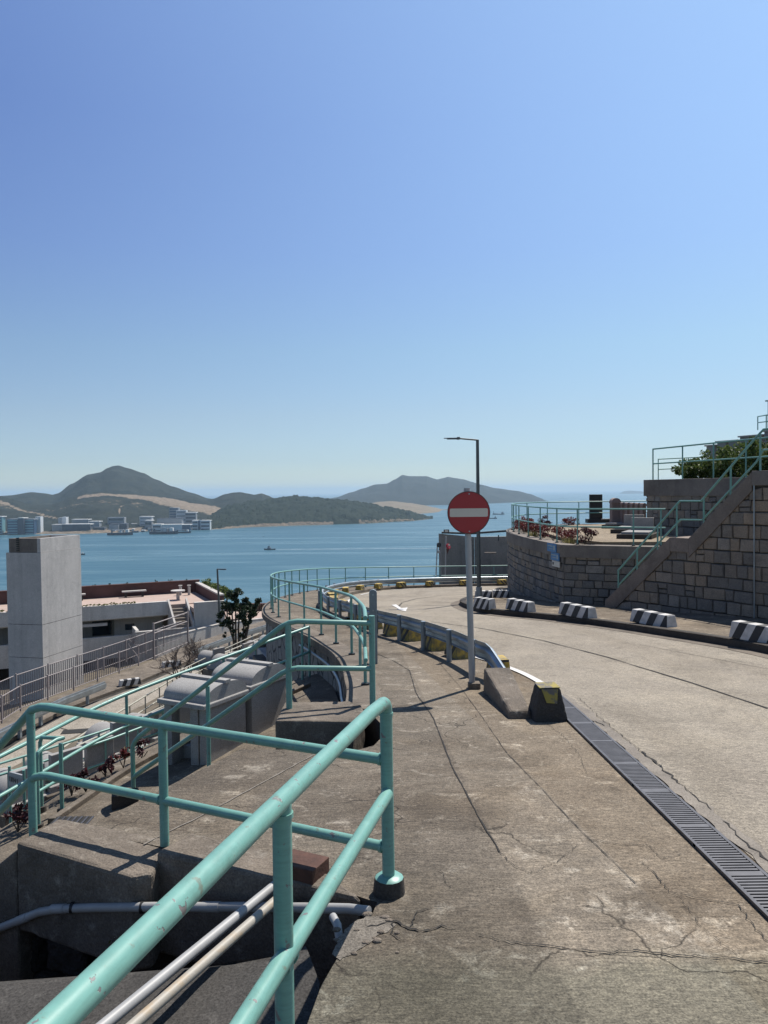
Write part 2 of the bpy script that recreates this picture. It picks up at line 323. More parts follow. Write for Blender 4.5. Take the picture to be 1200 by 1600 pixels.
def mk_stone(name, c, c2, joint=False):
    c, c2 = dk(c), dk(c2)
    m, t, b, N, L = nodes(name); v = texco(t); g = N('ShaderNodeNewGeometry')
    rr = N('ShaderNodeValToRGB'); e_ = rr.color_ramp.elements; e_[0].color = col(c); e_[1].color = col(c2); x_ = e_.new(.35); x_.color = col((c[0] * 1.05, c[1] * .92, c[2] * .78)); x_ = e_.new(.7); x_.color = col(tuple(q * .72 for q in c))
    L(g.outputs['Random Per Island'], rr.inputs[0]); base = rr.outputs[0]
    base = mix(t, math_(t, 'MULTIPLY', ramp(t, nz(t, v, 4, 10, 0.75), 0.4, 0.75), 0.55), base, tuple(x * 0.5 for x in c2))
    base = mix(t, 0.5, base, ramp(t, nz(t, v, 70, 3), 0.3, 0.7, (0.2, 0.2, 0.2), (1, 1, 1)), 'OVERLAY')
    L(base, b.inputs['Base Color']); b.inputs['Roughness'].default_value = 0.92; b.inputs['Specular IOR Level'].default_value = 0.2
    bump(t, b, math_(t, 'ADD', nz(t, v, 22, 8, 0.7), math_(t, 'MULTIPLY', nz(t, v, 6, 4), 1.0)), 0.7, 0.02); return m
M['stone'] = mk_stone('granite_blocks', (0.38, 0.35, 0.315), (0.26, 0.24, 0.22))
M['stone2'] = mk_stone('brown_granite_blocks', (0.43, 0.37, 0.31), (0.28, 0.245, 0.21))
M['mortar'] = simple('dark_joint', (0.075, 0.068, 0.06), 0.95, 0, 0.4, 8)
def mk_crazy():
    m, t, b, N, L = nodes('crazy_stone'); v = texco(t, (1, 1, 1), uv=True)
    w_ = N('ShaderNodeVectorMath'); w_.operation = 'ADD'; L(v, w_.inputs[0])
    nn = N('ShaderNodeTexNoise'); nn.inputs['Scale'].default_value = 2.0; L(v, nn.inputs['Vector'])
    s_ = N('ShaderNodeVectorMath'); s_.operation = 'SCALE'; L(nn.outputs['Color'], s_.inputs[0]); s_.inputs['Scale'].default_value = 0.25; L(s_.outputs[0], w_.inputs[1])
    vo = N('ShaderNodeTexVoronoi'); vo.feature = 'DISTANCE_TO_EDGE'; vo.inputs['Scale'].default_value = 2.6; L(w_.outputs[0], vo.inputs['Vector'])
    vc = N('ShaderNodeTexVoronoi'); vc.inputs['Scale'].default_value = 2.6; L(w_.outputs[0], vc.inputs['Vector'])
    e = ramp(t, vo.outputs['Distance'], 0.03, 0.06)
    st = mix(t, vc.outputs['Color'], (0.22, 0.205, 0.19), (0.15, 0.14, 0.13))
    st = mix(t, 0.4, st, ramp(t, nz(t, v, 30, 4), 0.3, 0.7, (0.2, 0.2, 0.2), (1, 1, 1)), 'OVERLAY')
    L(mix(t, e, (0.025, 0.024, 0.023), st), b.inputs['Base Color']); b.inputs['Roughness'].default_value = 0.9
    bump(t, b, e, 0.8, 0.03); return m
M['crazy'] = mk_crazy()
def mk_leaf(name, c1, c2, c3=None):
    m, t, b, N, L = nodes(name); g = N('ShaderNodeNewGeometry')
    r = N('ShaderNodeValToRGB'); e = r.color_ramp.elements; e[0].color = col(c1); e[1].color = col(c2)
    if c3: x = e.new(0.85); x.color = col(c2); e[-1].color = col(c3)
    L(g.outputs['Random Per Island'], r.inputs[0]); L(r.outputs[0], b.inputs['Base Color']); b.inputs['Roughness'].default_value = 0.55
    b.inputs['Specular IOR Level'].default_value = 0.35
    tr = N('ShaderNodeBsdfTranslucent'); L(r.outputs[0], tr.inputs[0]); ms = N('ShaderNodeMixShader'); ms.inputs[0].default_value = 0.3
    L(b.outputs[0], ms.inputs[1]); L(tr.outputs[0], ms.inputs[2]); L(ms.outputs[0], t.nodes['Material Output'].inputs[0]); return m
M['leaf'] = mk_leaf('hedge_leaves', (0.05, 0.085, 0.022), (0.13, 0.17, 0.04), (0.2, 0.21, 0.06))
M['darkleaf'] = mk_leaf('dark_leaves', (0.014, 0.028, 0.014), (0.038, 0.062, 0.028))
M['redleaf'] = mk_leaf('red_leaves', (0.06, 0.014, 0.016), (0.17, 0.03, 0.032), (0.10, 0.085, 0.03))
M['purple'] = mk_leaf('dark_purple_leaves', (0.03, 0.010, 0.014), (0.07, 0.02, 0.025), (0.12, 0.03, 0.035))
M['drygrass'] = mk_leaf('dry_grass', (0.14, 0.14, 0.05), (0.26, 0.22, 0.09))
M['moss'] = mk_leaf('mossy_growth', (0.10, 0.12, 0.03), (0.20, 0.19, 0.06))
# ================================================================== THE SETTING
rng = random.Random(7)
def structure(o, kind='structure'): o['kind'] = kind; return o
# ---- sea
def mk_sea():
    m, t, b, N, L = nodes('sea_water'); v = texco(t)
    vs = texco(t, (0.0022, 0.011, 1)); patch = ramp(t, nz(t, vs, 1.0, 7, 0.62, 0.8), 0.46, 0.62)
    L(mix(t, patch, (0.028, 0.090, 0.120), (0.066, 0.140, 0.165)), b.inputs['Base Color'])
    L(ramp(t, patch, 0, 1, (0.34, 0.34, 0.34), (0.26, 0.26, 0.26)), b.inputs['Roughness'])
    b.inputs['IOR'].default_value = 1.33; b.inputs['Specular IOR Level'].default_value = 0.32
    h = math_(t, 'ADD', nz(t, v, 0.06, 5, 0.65), math_(t, 'MULTIPLY', nz(t, texco(t, (0.02, 0.06, 1)), 0.6, 3), 1.5))
    bump(t, b, h, 0.35, 2.0); return m
M['sea'] = mk_sea()
mb = MB(); R = 42000
xs = [-R, -9000, -3000, -1200, 0, 1200, 3000, 9000, R]; ys = [-600, 0, 400, 900, 1500, 2300, 3500, 6000, 12000, R]
for y in ys:
    for x in xs: mb.v.append(V((x, y, SEA)))
for j in range(len(ys) - 1):
    for i in range(len(xs) - 1):
        a = j * len(xs) + i; mb.f.append((a, a + 1, a + 1 + len(xs), a + len(xs)))
structure(mb.build('sea', M['sea']))
# ---- hills
def interp(tab, x):
    if x <= tab[0][0]: return tab[0][1]
    for (a, va), (b, vb) in zip(tab, tab[1:]):
        if x <= b:
            t = (x - a) / (b - a); t2 = t * t * (3 - 2 * t); return va + (vb - va) * (0.5 * t + 0.5 * t2)
    return tab[-1][1]
def mk_hill(name, g1, g2, earth=(0.24, 0.19, 0.14), s=0.012, tb=0.5):
    m, t, b, N, L = nodes(name); v = texco(t)
    c = mix(t, ramp(t, nz(t, v, s, 8, 0.65), 0.38, 0.66), g1, g2)
    c = mix(t, math_(t, 'MULTIPLY', ramp(t, nz(t, v, s * 6, 5, 0.7), 0.4, 0.7), tb), c, tuple(x * 0.45 for x in g1))
    at = N('ShaderNodeAttribute'); at.attribute_name = 'bare'
    n = nz(t, v, s * 3, 8, 0.75, 0.5)
    f = ramp(t, math_(t, 'ADD', at.outputs['Fac'], math_(t, 'MULTIPLY', math_(t, 'SUBTRACT', n, 0.5), 0.9)), 0.48, 0.58)
    e = mix(t, ramp(t, nz(t, v, s * 8, 5), 0.4, 0.65), earth, tuple(x * 0.6 for x in earth))
    L(mix(t, f, c, e), b.inputs['Base Color']); b.inputs['Roughness'].default_value = 0.95; b.inputs['Specular IOR Level'].default_value = 0.1
    bump(t, b, nz(t, v, s * 5, 6, 0.7), 0.7, 12.0); return m
def hill(top, base, dt, m, ncol=150, nrow=26, amp=10.0, nscale=160.0, bare=None, tree=0.0, prof=0.85, seed=0.0, back=0.5, tsc=18.0):
    """top: photo silhouette (px, py); base: px -> distance of the shore; dt: px -> distance of the ridge"""
    p0, p1 = top[0][0], top[-1][0]; mb = MB(); vals = []; rows = nrow + 7
    for i in range(ncol + 1):
        px = p0 + (p1 - p0) * i / ncol; Yb = interp(base, px); Yt = interp(dt, px)
        zt = AY(px, interp(top, px), Yt).z
        zt = max(zt, SEA + 0.3)
        edge = min(1.0, (i / 6.0), (ncol - i) / 6.0)
        for j in range(rows):
            if j <= nrow: s = j / nrow; Y = Yb + (Yt - Yb) * s; k = s ** prof
            else: s = (j - nrow) / 6.0; Y = Yt + (Yt - Yb) * back * s; k = 1 - s ** 1.4
            X = ray(px, 770).x * Y
            n1 = noise.fractal(V((X / nscale + seed, Y / nscale, seed)), 0.9, 2.1, 6)
            z = SEA - 1.5 + (zt - SEA + 1.5) * k
            u = min(1, s * 1.0) if j <= nrow else 1 - s
            z += n1 * amp * (4 * s * (1 - s) + 0.06 if j <= nrow else 0.3 * (1 - s)) * edge
            if tree and 0 < k:
                c = noise.cell(V((X / tsc, Y / tsc, 0))); d = noise.noise(V((X / (tsc * .6), Y / (tsc * .6), 3.1)))
                z += (c * 0.5 + d * 0.7 + 0.3) * tree * min(1, k * 6)
            mb.v.append(V((X, Y, z))); vals.append(bare(px, s if j <= nrow else 1.0, X, Y) if bare else 0.0)
    for i in range(ncol):
        for j in range(rows - 1):
            a = i * rows + j; mb.f.append((a, a + rows, a + rows + 1, a + 1))
    o = mb.build('hill', m, smooth=True)
    at = o.data.attributes.new('bare', 'FLOAT', 'POINT'); at.data.foreach_set('value', vals)
    return structure(o)
M['hill'] = mk_hill('scrub_hill', (0.015, 0.020, 0.016), (0.030, 0.034, 0.024))
M['hillw'] = mk_hill('wooded_hill', (0.013, 0.022, 0.014), (0.030, 0.040, 0.024), s=0.02, tb=0.8)
M['hillf'] = mk_hill('far_hill', (0.018, 0.022, 0.018), (0.028, 0.03, 0.024), s=0.006)
M['land'] = mk_hill('reclaimed_land', (0.23, 0.18, 0.125), (0.17, 0.145, 0.10), s=0.01)
# big peak and its shoulders
hill([(-160, 780), (-60, 774), (0, 775), (17, 774), (49, 769), (70, 771), (82, 773), (90, 771), (112, 756), (139, 741), (157, 738), (169, 731), (177, 728), (186, 727), (199, 731), (225, 739), (244, 749), (270, 760), (300, 770), (326, 779), (345, 781), (375, 786), (410, 790)],
     [(-160, 2700), (410, 2900)], [(-160, 3500), (186, 3700), (410, 3700)], M['hill'], 200, 44, 34, 300, seed=3.3, prof=0.8)
hill([(310, 785), (334, 779), (352, 772), (365, 769.5), (376, 769), (386, 771), (397, 773), (409, 771), (418, 774), (427, 778), (440, 781), (470, 786)],
     [(310, 2700), (470, 2900)], [(310, 3300), (470, 3400)], M['hill'], 70, 24, 10, 180, seed=8.1)
# front green slopes with bare tracks and the bare terrace on top
def bare_front(px, s, X, Y):
    b = 0.0
    if 120 < px < 362: b = max(b, 1.15 - abs(s - (0.92 if px < 230 else 0.92 - (px - 230) * 0.0016)) / (0.06 + 0.30 * max(0, min(1, (px - 180) / 120))))
    if px < 90: b = max(b, 0.95 - abs(s - (0.80 - 0.0042 * px)) / 0.035)
    if px < 225: b = max(b, 0.47 - abs(s - 0.68) * 0.8)
    if px < 14: b = max(b, 0.62 - abs(s - .75) / .3)
    if 182 < px < 196: b = max(b, 1.0 - abs(px - (186 + (s - 0.45) * 14)) / 2.2 if 0.36 < s < 0.62 else 0)
    if s < 0.10: b = max(b, 0.62)
    return max(b, 0.0)
hill([(-160, 780), (-40, 778), (0, 776), (20, 780), (45, 788), (80, 789), (96, 784), (112, 777), (140, 771), (160, 769), (185, 771), (205, 773), (240, 776), (270, 780), (300, 786), (325, 789), (345, 793), (362, 797), (380, 803)],
     [(-160, 1900), (130, 1960), (330, 2160), (380, 2250)], [(-160, 2600), (150, 2750), (380, 2750)], M['hill'], 220, 40, 9, 150, bare=bare_front, seed=1.7, prof=0.95, tree=2.5)
# wooded headland
hill([(300, 822), (320, 812), (335, 803), (345, 796), (362, 790), (385, 785), (400, 783), (425, 780), (445, 777), (462, 775.5), (480, 776.5), (500, 779), (525, 781), (540, 782), (560, 785), (580, 788), (600, 792), (620, 795), (640, 800), (655, 804), (668, 808), (676, 812)],
     [(300, 2180), (330, 2120), (400, 2250), (480, 2330), (560, 2400), (640, 2560), (676, 2750)], [(300, 2330), (345, 2550), (460, 2750), (600, 2800), (676, 2900)], M['hillw'], 260, 44, 9, 120, seed=5.5, tree=7.0, prof=0.62,
     bare=lambda px, s, X, Y: 0.75 if s < 0.03 and px < 520 else (0.55 if s < 0.05 and px > 560 else 0.0))
# reclaimed land and the breakwater behind the headland
hill([(560, 793), (575, 787), (592, 784), (612, 783), (640, 786), (660, 789), (680, 793), (692, 797), (700, 799)], [(560, 3300), (640, 3300), (700, 3600)], [(560, 4100), (700, 4100)], M['land'], 60, 12, 3, 90, seed=2.2, prof=0.9)
# the far island
hill([(500, 782), (525, 777), (550, 769), (568, 763), (587, 757), (604, 756), (618, 749), (629, 742), (640, 744), (650, 744), (667, 744), (676, 747), (683, 749), (692, 747), (700, 745), (712, 747), (725, 749), (738, 753), (750, 757), (775, 763), (808, 767), (829, 772), (842, 777), (853, 782), (858, 784)],
     [(500, 5200), (700, 5400), (858, 6600)], [(500, 6200), (858, 7000)], M['hillf'], 170, 26, 26, 420, seed=9.4, prof=0.8)
hill([(866, 781.5), (876, 779.5), (884, 781.5)], [(866, 8600), (884, 8600)], [(866, 8800), (884, 8800)], M['hillf'], 20, 6, 2, 200)
hill([(968, 771), (975, 767.5), (985, 766.5), (1000, 767.3), (1012, 770)], [(968, 16000), (1012, 16000)], [(968, 17000), (1012, 17000)], M['hillf'], 30, 6, 4, 500)
# ---- the hillside everything stands on
def hz(x, y):
    z = -6.0 - 0.2 * max(0, -x - 2) - 0.05 * max(0, y - 10) - 0.42 * max(0, y - 62) - 0.25 * max(0, -x - 24)
    if y < 4: z = min(z, -6.0)
    return max(z, SEA - 6)
mb = MB(); nx, ny = 60, 70
for j in range(ny + 1):
    for i in range(nx + 1):
        x = -190 + 380 * i / nx; y = -60 + 400 * j / ny
        mb.v.append(V((x, y, hz(x, y) + noise.noise(V((x / 6, y / 6, 0))) * 0.15)))
for j in range(ny):
    for i in range(nx):
        a = j * (nx + 1) + i; mb.f.append((a, a + 1, a + nx + 2, a + nx + 1))
structure(mb.build('hillside', M['earth'], smooth=True))
# ---- upper deck: pavement with the road on it
def sheet(name, poly, zf, m, parent=None, ystep=0.7, origin=(0, 0, 0)):
    bm = bmesh.new(); f = bm.faces.new([bm.verts.new((p[0], p[1], 0)) for p in poly]); bm.normal_update()
    if f.normal.z < 0: f.normal_flip()
    y0 = min(p[1] for p in poly); y1 = max(p[1] for p in poly); y = y0 + ystep
    while y < y1:
        bmesh.ops.bisect_plane(bm, geom=bm.verts[:] + bm.edges[:] + bm.faces[:], plane_co=(0, y, 0), plane_no=(0, 1, 0)); y += ystep
    bmesh.ops.triangulate(bm, faces=bm.faces[:])
    for v in bm.verts: v.co.z = zf(v.co.x, v.co.y)
    me = bpy.data.meshes.new(name); bm.to_mesh(me); bm.free()
    o = bpy.data.objects.new(name, me); COL.objects.link(o); me.materials.append(m)
    if parent is not None: o.parent = parent
    return o
def ribbon(name, pts, wd, off, m, parent=None, zf=None, jag=0.0, taper=False, build=True, mb=None):
    mb = mb or MB(); pts = [V((p[0], p[1], 0)) for p in pts]; n = len(pts); L_, R_ = [], []
    for i, p in enumerate(pts):
        t = (pts[min(i + 1, n - 1)] - pts[max(i - 1, 0)]).normalized(); q = V((-t.y, t.x, 0))
        w0 = wd * (0.5 + (rng.random() - 0.5) * jag)
        if taper and (i == 0 or i == n - 1): w0 *= 0.1
        w1 = wd * (0.5 + (rng.random() - 0.5) * jag) if jag else w0
        L_.append(p + q * w0); R_.append(p - q * w1)
    zf = zf or (lambda x, y: gz(y))
    mb.add([(p.x, p.y, zf(p.x, p.y) + off) for p in L_ + R_], [(n + i, n + i + 1, i + 1, i) for i in range(n - 1)])
    return mb.build(name, m, parent) if build else mb
def jagline(pts, step, amp):
    out = []
    for a, b in zip(pts, pts[1:]):
        a, b = V((a[0], a[1], 0)), V((b[0], b[1], 0)); d = (b - a).length; k = max(1, int(d / step)); q = V((-(b - a).y, (b - a).x, 0)).normalized()
        for i in range(k): out.append(a.lerp(b, i / k) + q * ((rng.random() - 0.5) * 2 * amp if (i or out) else 0))
    out.append(V((pts[-1][0], pts[-1][1], 0))); return out
RA = lambda y: -0.525 + (y - 1.19) * 0.218            # plan line of the near railing
CURB = [(-0.34, 7.40), (-0.36, 8.3), (-0.42, 9.0), (-0.52, 10.1), (-0.74, 11.38), (-1.04, 12.5), (-1.36, 13.55), (-1.72, 14.6), (-2.2, 15.9), (-2.6, 17.2), (-2.92, 18.6), (-3.17, 20.2), (-3.33, 21.8), (-3.40, 23.5), (-3.36, 25.4), (-3.2, 27.4), (-2.9, 29.4), (-2.35, 31.4), (-1.35, 33.3), (0.2, 34.7), (2.5, 35.6), (6.3, 36.3), (11, 36.6), (16, 36.7)]
CURBS = [(p.x, p.y) for p in crom([(a, b, 0) for a, b in CURB], 4)]
DECK = [(RA(-3) - .03, -3), (RA(1) + .0, 1.0), (-0.31, 2.2), (-0.28, 2.57), (-0.25, 2.8), (-0.16, 3.14), (-0.07, 3.33), (-0.05, 3.44),
        (-0.45, 3.72), (-1.05, 4.02), (-1.76, 4.35), (-1.62, 4.72), (-1.49, 5.08), (-1.32, 5.55), (-1.16, 6.02), (-0.62, 6.0), (-0.22, 5.98), (-0.10, 6.10), (-0.04, 6.35), (-0.03, 6.75), (-0.12, 7.15), (-0.22, 7.33)] + CURBS + [(16, -3)]
pav = structure(sheet('pavement', DECK, lambda x, y: gz(y), M['walk']))
mb = MB()                                              # body of the deck under the slab
n = len(DECK); ND = len(DECK) - len(CURBS)
mb.add([(p[0], p[1], gz(p[1]) - 0.002) for p in DECK[:ND]] + [(p[0], p[1], -8) for p in DECK[:ND]], [(i, i + 1, ND + 1 + i, ND + i) for i in range(ND - 1)])
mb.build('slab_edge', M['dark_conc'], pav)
ROAD_OUT = [(1.86, -3), (1.86, 7.4), (1.80, 8.6), (1.62, 9.7), (1.30, 10.6), (0.95, 11.7), (0.60, 12.8), (0.22, 14.0), (-0.5, 16.5), (-1.0, 18.5), (-1.28, 20.5), (-1.35, 23), (-1.1, 26), (-0.45, 28.7), (0.6, 30.6), (2.7, 32.3), (5.4, 33.1), (15.9, 33.6)]
ROAD_OUT = ROAD_OUT[:2] + [(p.x, p.y) for p in crom([(a, b, 0) for a, b in ROAD_OUT[1:]], 4)][1:]
KERB = [(6.4, -3), (5.95, 4), (5.62, 8), (5.35, 10.68), (5.12, 11.7), (4.72, 12.82), (4.32, 13.94), (3.79, 15.18), (3.2, 16.2), (2.62, 17.05), (2.2, 18.0), (2.02, 19.3), (2.0, 20.4), (2.1, 21.2), (2.35, 22.1), (2.75, 22.9), (3.3, 23.9), (3.62, 25.2), (3.8, 26.6), (4.3, 28.4), (5.4, 29.8), (7, 30.6), (15.9, 31.0)]
KERB = [(p.x, p.y) for p in crom([(a, b, 0) for a, b in KERB], 4)]
road = structure(sheet('road', ROAD_OUT + KERB[::-1], lambda x, y: gz(y) + 0.004, M['road']))
side = structure(sheet('side_pavement', KERB + [(15.9, -3)], lambda x, y: gz(y) + 0.12, M['walk']))
mb = MB(); n = len(KERB)
KIN = []
for i, p in enumerate(KERB):
    a = V((*KERB[max(i - 1, 0)], 0)); b = V((*KERB[min(i + 1, n - 1)], 0)); t = (b - a).normalized(); q = V((t.y, -t.x, 0)); KIN.append((p[0] + q.x * 0.16, p[1] + q.y * 0.16)); 
mb.add([(p[0], p[1], gz(p[1]) - 0.1) for p in KERB] + [(p[0], p[1], gz(p[1]) + 0.11) for p in KERB] + [(p[0] * .9 + q[0] * .1, p[1] * .9 + q[1] * .1, gz(p[1]) + 0.126) for p, q in zip(KERB, KIN)] + [(q[0], q[1], gz(q[1]) + 0.126) for q in KIN],
       [(i, i + 1, n + i + 1, n + i) for i in range(n - 1)] + [(n + i, n + i + 1, 2 * n + i + 1, 2 * n + i) for i in range(n - 1)] + [(2 * n + i, 2 * n + i + 1, 3 * n + i + 1, 3 * n + i) for i in range(n - 1)])
mb.build('kerb', M['dark_conc'], side)
GUT = []
for i, p in enumerate(KERB):
    a = V((*KERB[max(i - 1, 0)], 0)); b = V((*KERB[min(i + 1, n - 1)], 0)); t = (b - a).normalized(); GUT.append((p[0] - t.y * 0.13, p[1] + t.x * 0.13))
ribbon('gutter', GUT[8:], 0.24, 0.009, M['kerb'], road)  # gutter strip in darker concrete, painting in the shaded band beside the kerb
# outer kerb upstand along the bend
OK_ = [p for p in ROAD_OUT if p[1] > 15.5]
n = len(OK_); OKI = []
for i, p in enumerate(OK_):
    a = V((*OK_[max(i - 1, 0)], 0)); b = V((*OK_[min(i + 1, n - 1)], 0)); t = (b - a).normalized(); OKI.append((p[0] - t.y * 0.5, p[1] + t.x * 0.5))
mb = MB().add([(p[0], p[1], gz(p[1]) - 0.05) for p in OK_] + [(p[0], p[1], gz(p[1]) + 0.1) for p in OK_] + [(p[0], p[1], gz(p[1]) + 0.1) for p in OKI] + [(p[0], p[1], gz(p[1]) - 0.05) for p in OKI],
       [f for k in (0, 1, 2) for f in [(k * n + i, k * n + i + 1, (k + 1) * n + i + 1, (k + 1) * n + i) for i in range(n - 1)]])
mb.build('outer_kerb', M['kerb'], road)
# markings
WL = [(1.80, 7.95), (1.76, 8.7), (1.66, 9.4), (1.46, 10.15), (1.16, 11.0), (0.85, 12.0)]
ribbon('edge_line', crom([(a, b, 0) for a, b in WL], 5), 0.085, 0.012, M['white'], road)
ol = []
for i, p in enumerate(ROAD_OUT):
    a = V((*ROAD_OUT[max(i - 1, 0)], 0)); b = V((*ROAD_OUT[min(i + 1, len(ROAD_OUT) - 1)], 0)); t = (b - a).normalized(); ol.append((p[0] + t.y * 0.28, p[1] - t.x * 0.28))
ol = [p for p in ol if p[1] > 17]
for k in range(3, len(ol) - 4, 6): ribbon('edge_line', ol[k:k + 4], 0.07, 0.012, M['white'], road)
ar = [G(*p) for p in [(612, 946), (619, 945), (627, 951), (637, 950), (634, 956), (619, 952.5), (623, 952)]]
mb = MB(); mb.add([(p.x, p.y, gz(p.y) + 0.014) for p in ar], [tuple(range(len(ar)))]); a_ = mb.build('direction_arrow', M['white'], road)
if a_.data.polygons[0].normal.z < 0: a_.data.flip_normals()
# slab joints in the road
J = lambda L_: [(q.x, q.y) for q in [G(*p) for p in L_]]
for L_, wd in [([(1200, 1108), (1080, 1068), (950, 1028), (850, 1002), (750, 982), (673, 972)], 0.022), ([(588, 949), (650, 947), (710, 946)], 0.03), ([(622, 949), (628, 942), (650, 936), (690, 931), (760, 927)], 0.03), ([(1200, 1046), (1100, 1027), (1000, 1008)], 0.01)]:
    ribbon('slab_joint', jagline(J(L_), 0.25, 0.006), wd, 0.010, M['crack'], road, jag=0.5)
M['spall'] = concrete('spalled_concrete', (0.30, 0.265, 0.22), (0.16, 0.14, 0.115), (0.42, 0.38, 0.32), s_big=4.0, bmp=0.9, speck=1.6)
M['haunch'] = concrete('haunch_mortar', (0.33, 0.29, 0.24), (0.24, 0.21, 0.18), (0.45, 0.4, 0.34), s_big=2.0)
for L_, wd in [([(588, 1021), (617, 1034), (640, 1048), (646, 1069), (651, 1085), (676, 1120), (709, 1203), (750, 1281), (781, 1332)], 0.0085), ([(792, 1177), (838, 1224), (890, 1281), (942, 1332), (993, 1381)], 0.0042),
               ([(594, 1056), (640, 1056)], 0.008), ([(600, 1092), (650, 1092)], 0.008), ([(225, 1320), (300, 1283), (400, 1229), (490, 1180)], 0.010), ([(660, 1000), (690, 1040), (720, 1075), (760, 1130), (792, 1177)], 0.0035)]:
    ribbon('slab_joint', jagline(J(L_), 0.08, 0.0025), wd, 0.005, M['haunch'] if L_[0] == (225, 1320) else M['crack'], pav, jag=0.7)
CR_ = [([(750, 1462), (790, 1472), (828, 1477), (880, 1481), (942, 1490), (993, 1485), (1050, 1494), (1097, 1495), (1150, 1500), (1200, 1505), (1260, 1512)], 0.009),
       ([(781, 1327), (840, 1322), (905, 1319)], 0.004), ([(828, 1366), (869, 1348), (905, 1321)], 0.004), ([(916, 1312), (965, 1320), (1014, 1322), (1035, 1343), (1066, 1335)], 0.006),
       ([(1004, 1348), (1030, 1374), (1045, 1394), (1097, 1405), (1153, 1415), (1178, 1450), (1200, 1472)], 0.006), ([(619, 1368), (657, 1363), (688, 1361), (704, 1389)], 0.004),
       ([(572, 1450), (596, 1444), (616, 1441), (640, 1452), (657, 1456), (690, 1448), (712, 1452)], 0.014), ([(640, 1452), (652, 1425), (690, 1418)], 0.006), ([(616, 1441), (610, 1460), (628, 1470)], 0.008),
       ([(781, 1332), (800, 1352), (828, 1366)], 0.006), ([(850, 1128), (880, 1150), (905, 1180), (920, 1215)], 0.004), ([(1010, 1385), (1060, 1400), (1100, 1455), (1160, 1500)], 0.003)]
for L_, wd in CR_: ribbon('crack', jagline(J(L_), 0.022, 0.008), wd * 0.6, 0.006, M['crack'], pav, jag=1.0, taper=True)
CR2 = [([(905, 1092), (935, 1120), (985, 1163), (1008, 1180)], 0.004), ([(1004, 1176), (1030, 1198), (1048, 1214), (1066, 1229)], 0.016), ([(1060, 1226), (1085, 1245), (1112, 1268)], 0.006), ([(1128, 1284), (1153, 1307), (1175, 1327), (1200, 1348), (1240, 1385)], 0.011), ([(930, 1128), (945, 1136)], 0.012), ([(880, 1098), (893, 1106)], 0.03)]
for L_, wd in CR2: ribbon('crack', jagline(J(L_), 0.05, 0.015), wd, 0.0115, M['crack'], road, jag=1.0, taper=True)
# patched strip of dirty mortar between drain and road slab
ribbon('drain_haunch', jagline([(1.90, -2), (1.90, 2), (1.90, 5), (1.88, 7.2), (1.78, 8.6)], 0.10, 0.012), 0.10, 0.008, M['haunch'], road, jag=0.35)
# ---- pit beside the near railing (drain channel and its concrete floor)
KL = lambda x: 3.42 + (-0.05 - x) * 0.485              # plan line of the kerb face beyond the pit
E_ = [AZ(0, 1540, -2.25), AZ(108, 1529, -2.18), AZ(270, 1517, -2.07), AZ(440, 1497, -1.965), AZ(478, 1480, -1.93)]
pit = [(-6, KL(-6) - .75)] + [(p.x, p.y) for p in E_] + [(-0.27, 2.95), (RA(2.2) + .0, 2.2), (RA(1) + .03, 1.0), (RA(-3), -3), (-6, -3)]
pf = lambda x, y: min(-1.94 + 0.215 * (max(x, -2.6) + 0.36), gz(y) - .05) + 0.025 * noise.noise(V((x * 3, y * 3, 1)))
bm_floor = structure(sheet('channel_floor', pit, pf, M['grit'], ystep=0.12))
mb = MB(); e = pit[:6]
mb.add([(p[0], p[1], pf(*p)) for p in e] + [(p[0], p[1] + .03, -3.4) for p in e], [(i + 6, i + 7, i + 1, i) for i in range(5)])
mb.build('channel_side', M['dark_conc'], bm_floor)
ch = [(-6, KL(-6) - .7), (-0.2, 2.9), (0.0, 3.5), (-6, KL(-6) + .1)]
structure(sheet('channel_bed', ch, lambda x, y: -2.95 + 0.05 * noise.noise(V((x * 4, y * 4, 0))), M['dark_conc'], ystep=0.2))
TEXR = bpy.data.textures.new('rough', 'CLOUDS'); TEXR.noise_scale = 0.05; TEXR.noise_depth = 3
def rough(o, strength=0.02, lev=4):          # chipped, uneven concrete
    m = o.modifiers.new('s', 'SUBSURF'); m.subdivision_type = 'SIMPLE'; m.levels = m.render_levels = lev
    d = o.modifiers.new('d', 'DISPLACE'); d.texture = TEXR; d.texture_coords = 'GLOBAL'; d.strength = strength; d.mid_level = 0.5
    return o
for k, (x, z, ww, hh_) in enumerate([(-1.75, -2.56, .30, .18), (-2.08, -2.60, .28, .2), (-1.95, -2.80, .34, .18), (-2.32, -2.82, .26, .2)]):
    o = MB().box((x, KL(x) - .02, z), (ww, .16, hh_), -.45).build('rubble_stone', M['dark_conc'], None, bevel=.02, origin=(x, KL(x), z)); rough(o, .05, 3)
    tag(o, 'rough dark stone bedded in the shaded channel wall under the white pipe', 'stone', 'rough stones of the shaded channel wall')
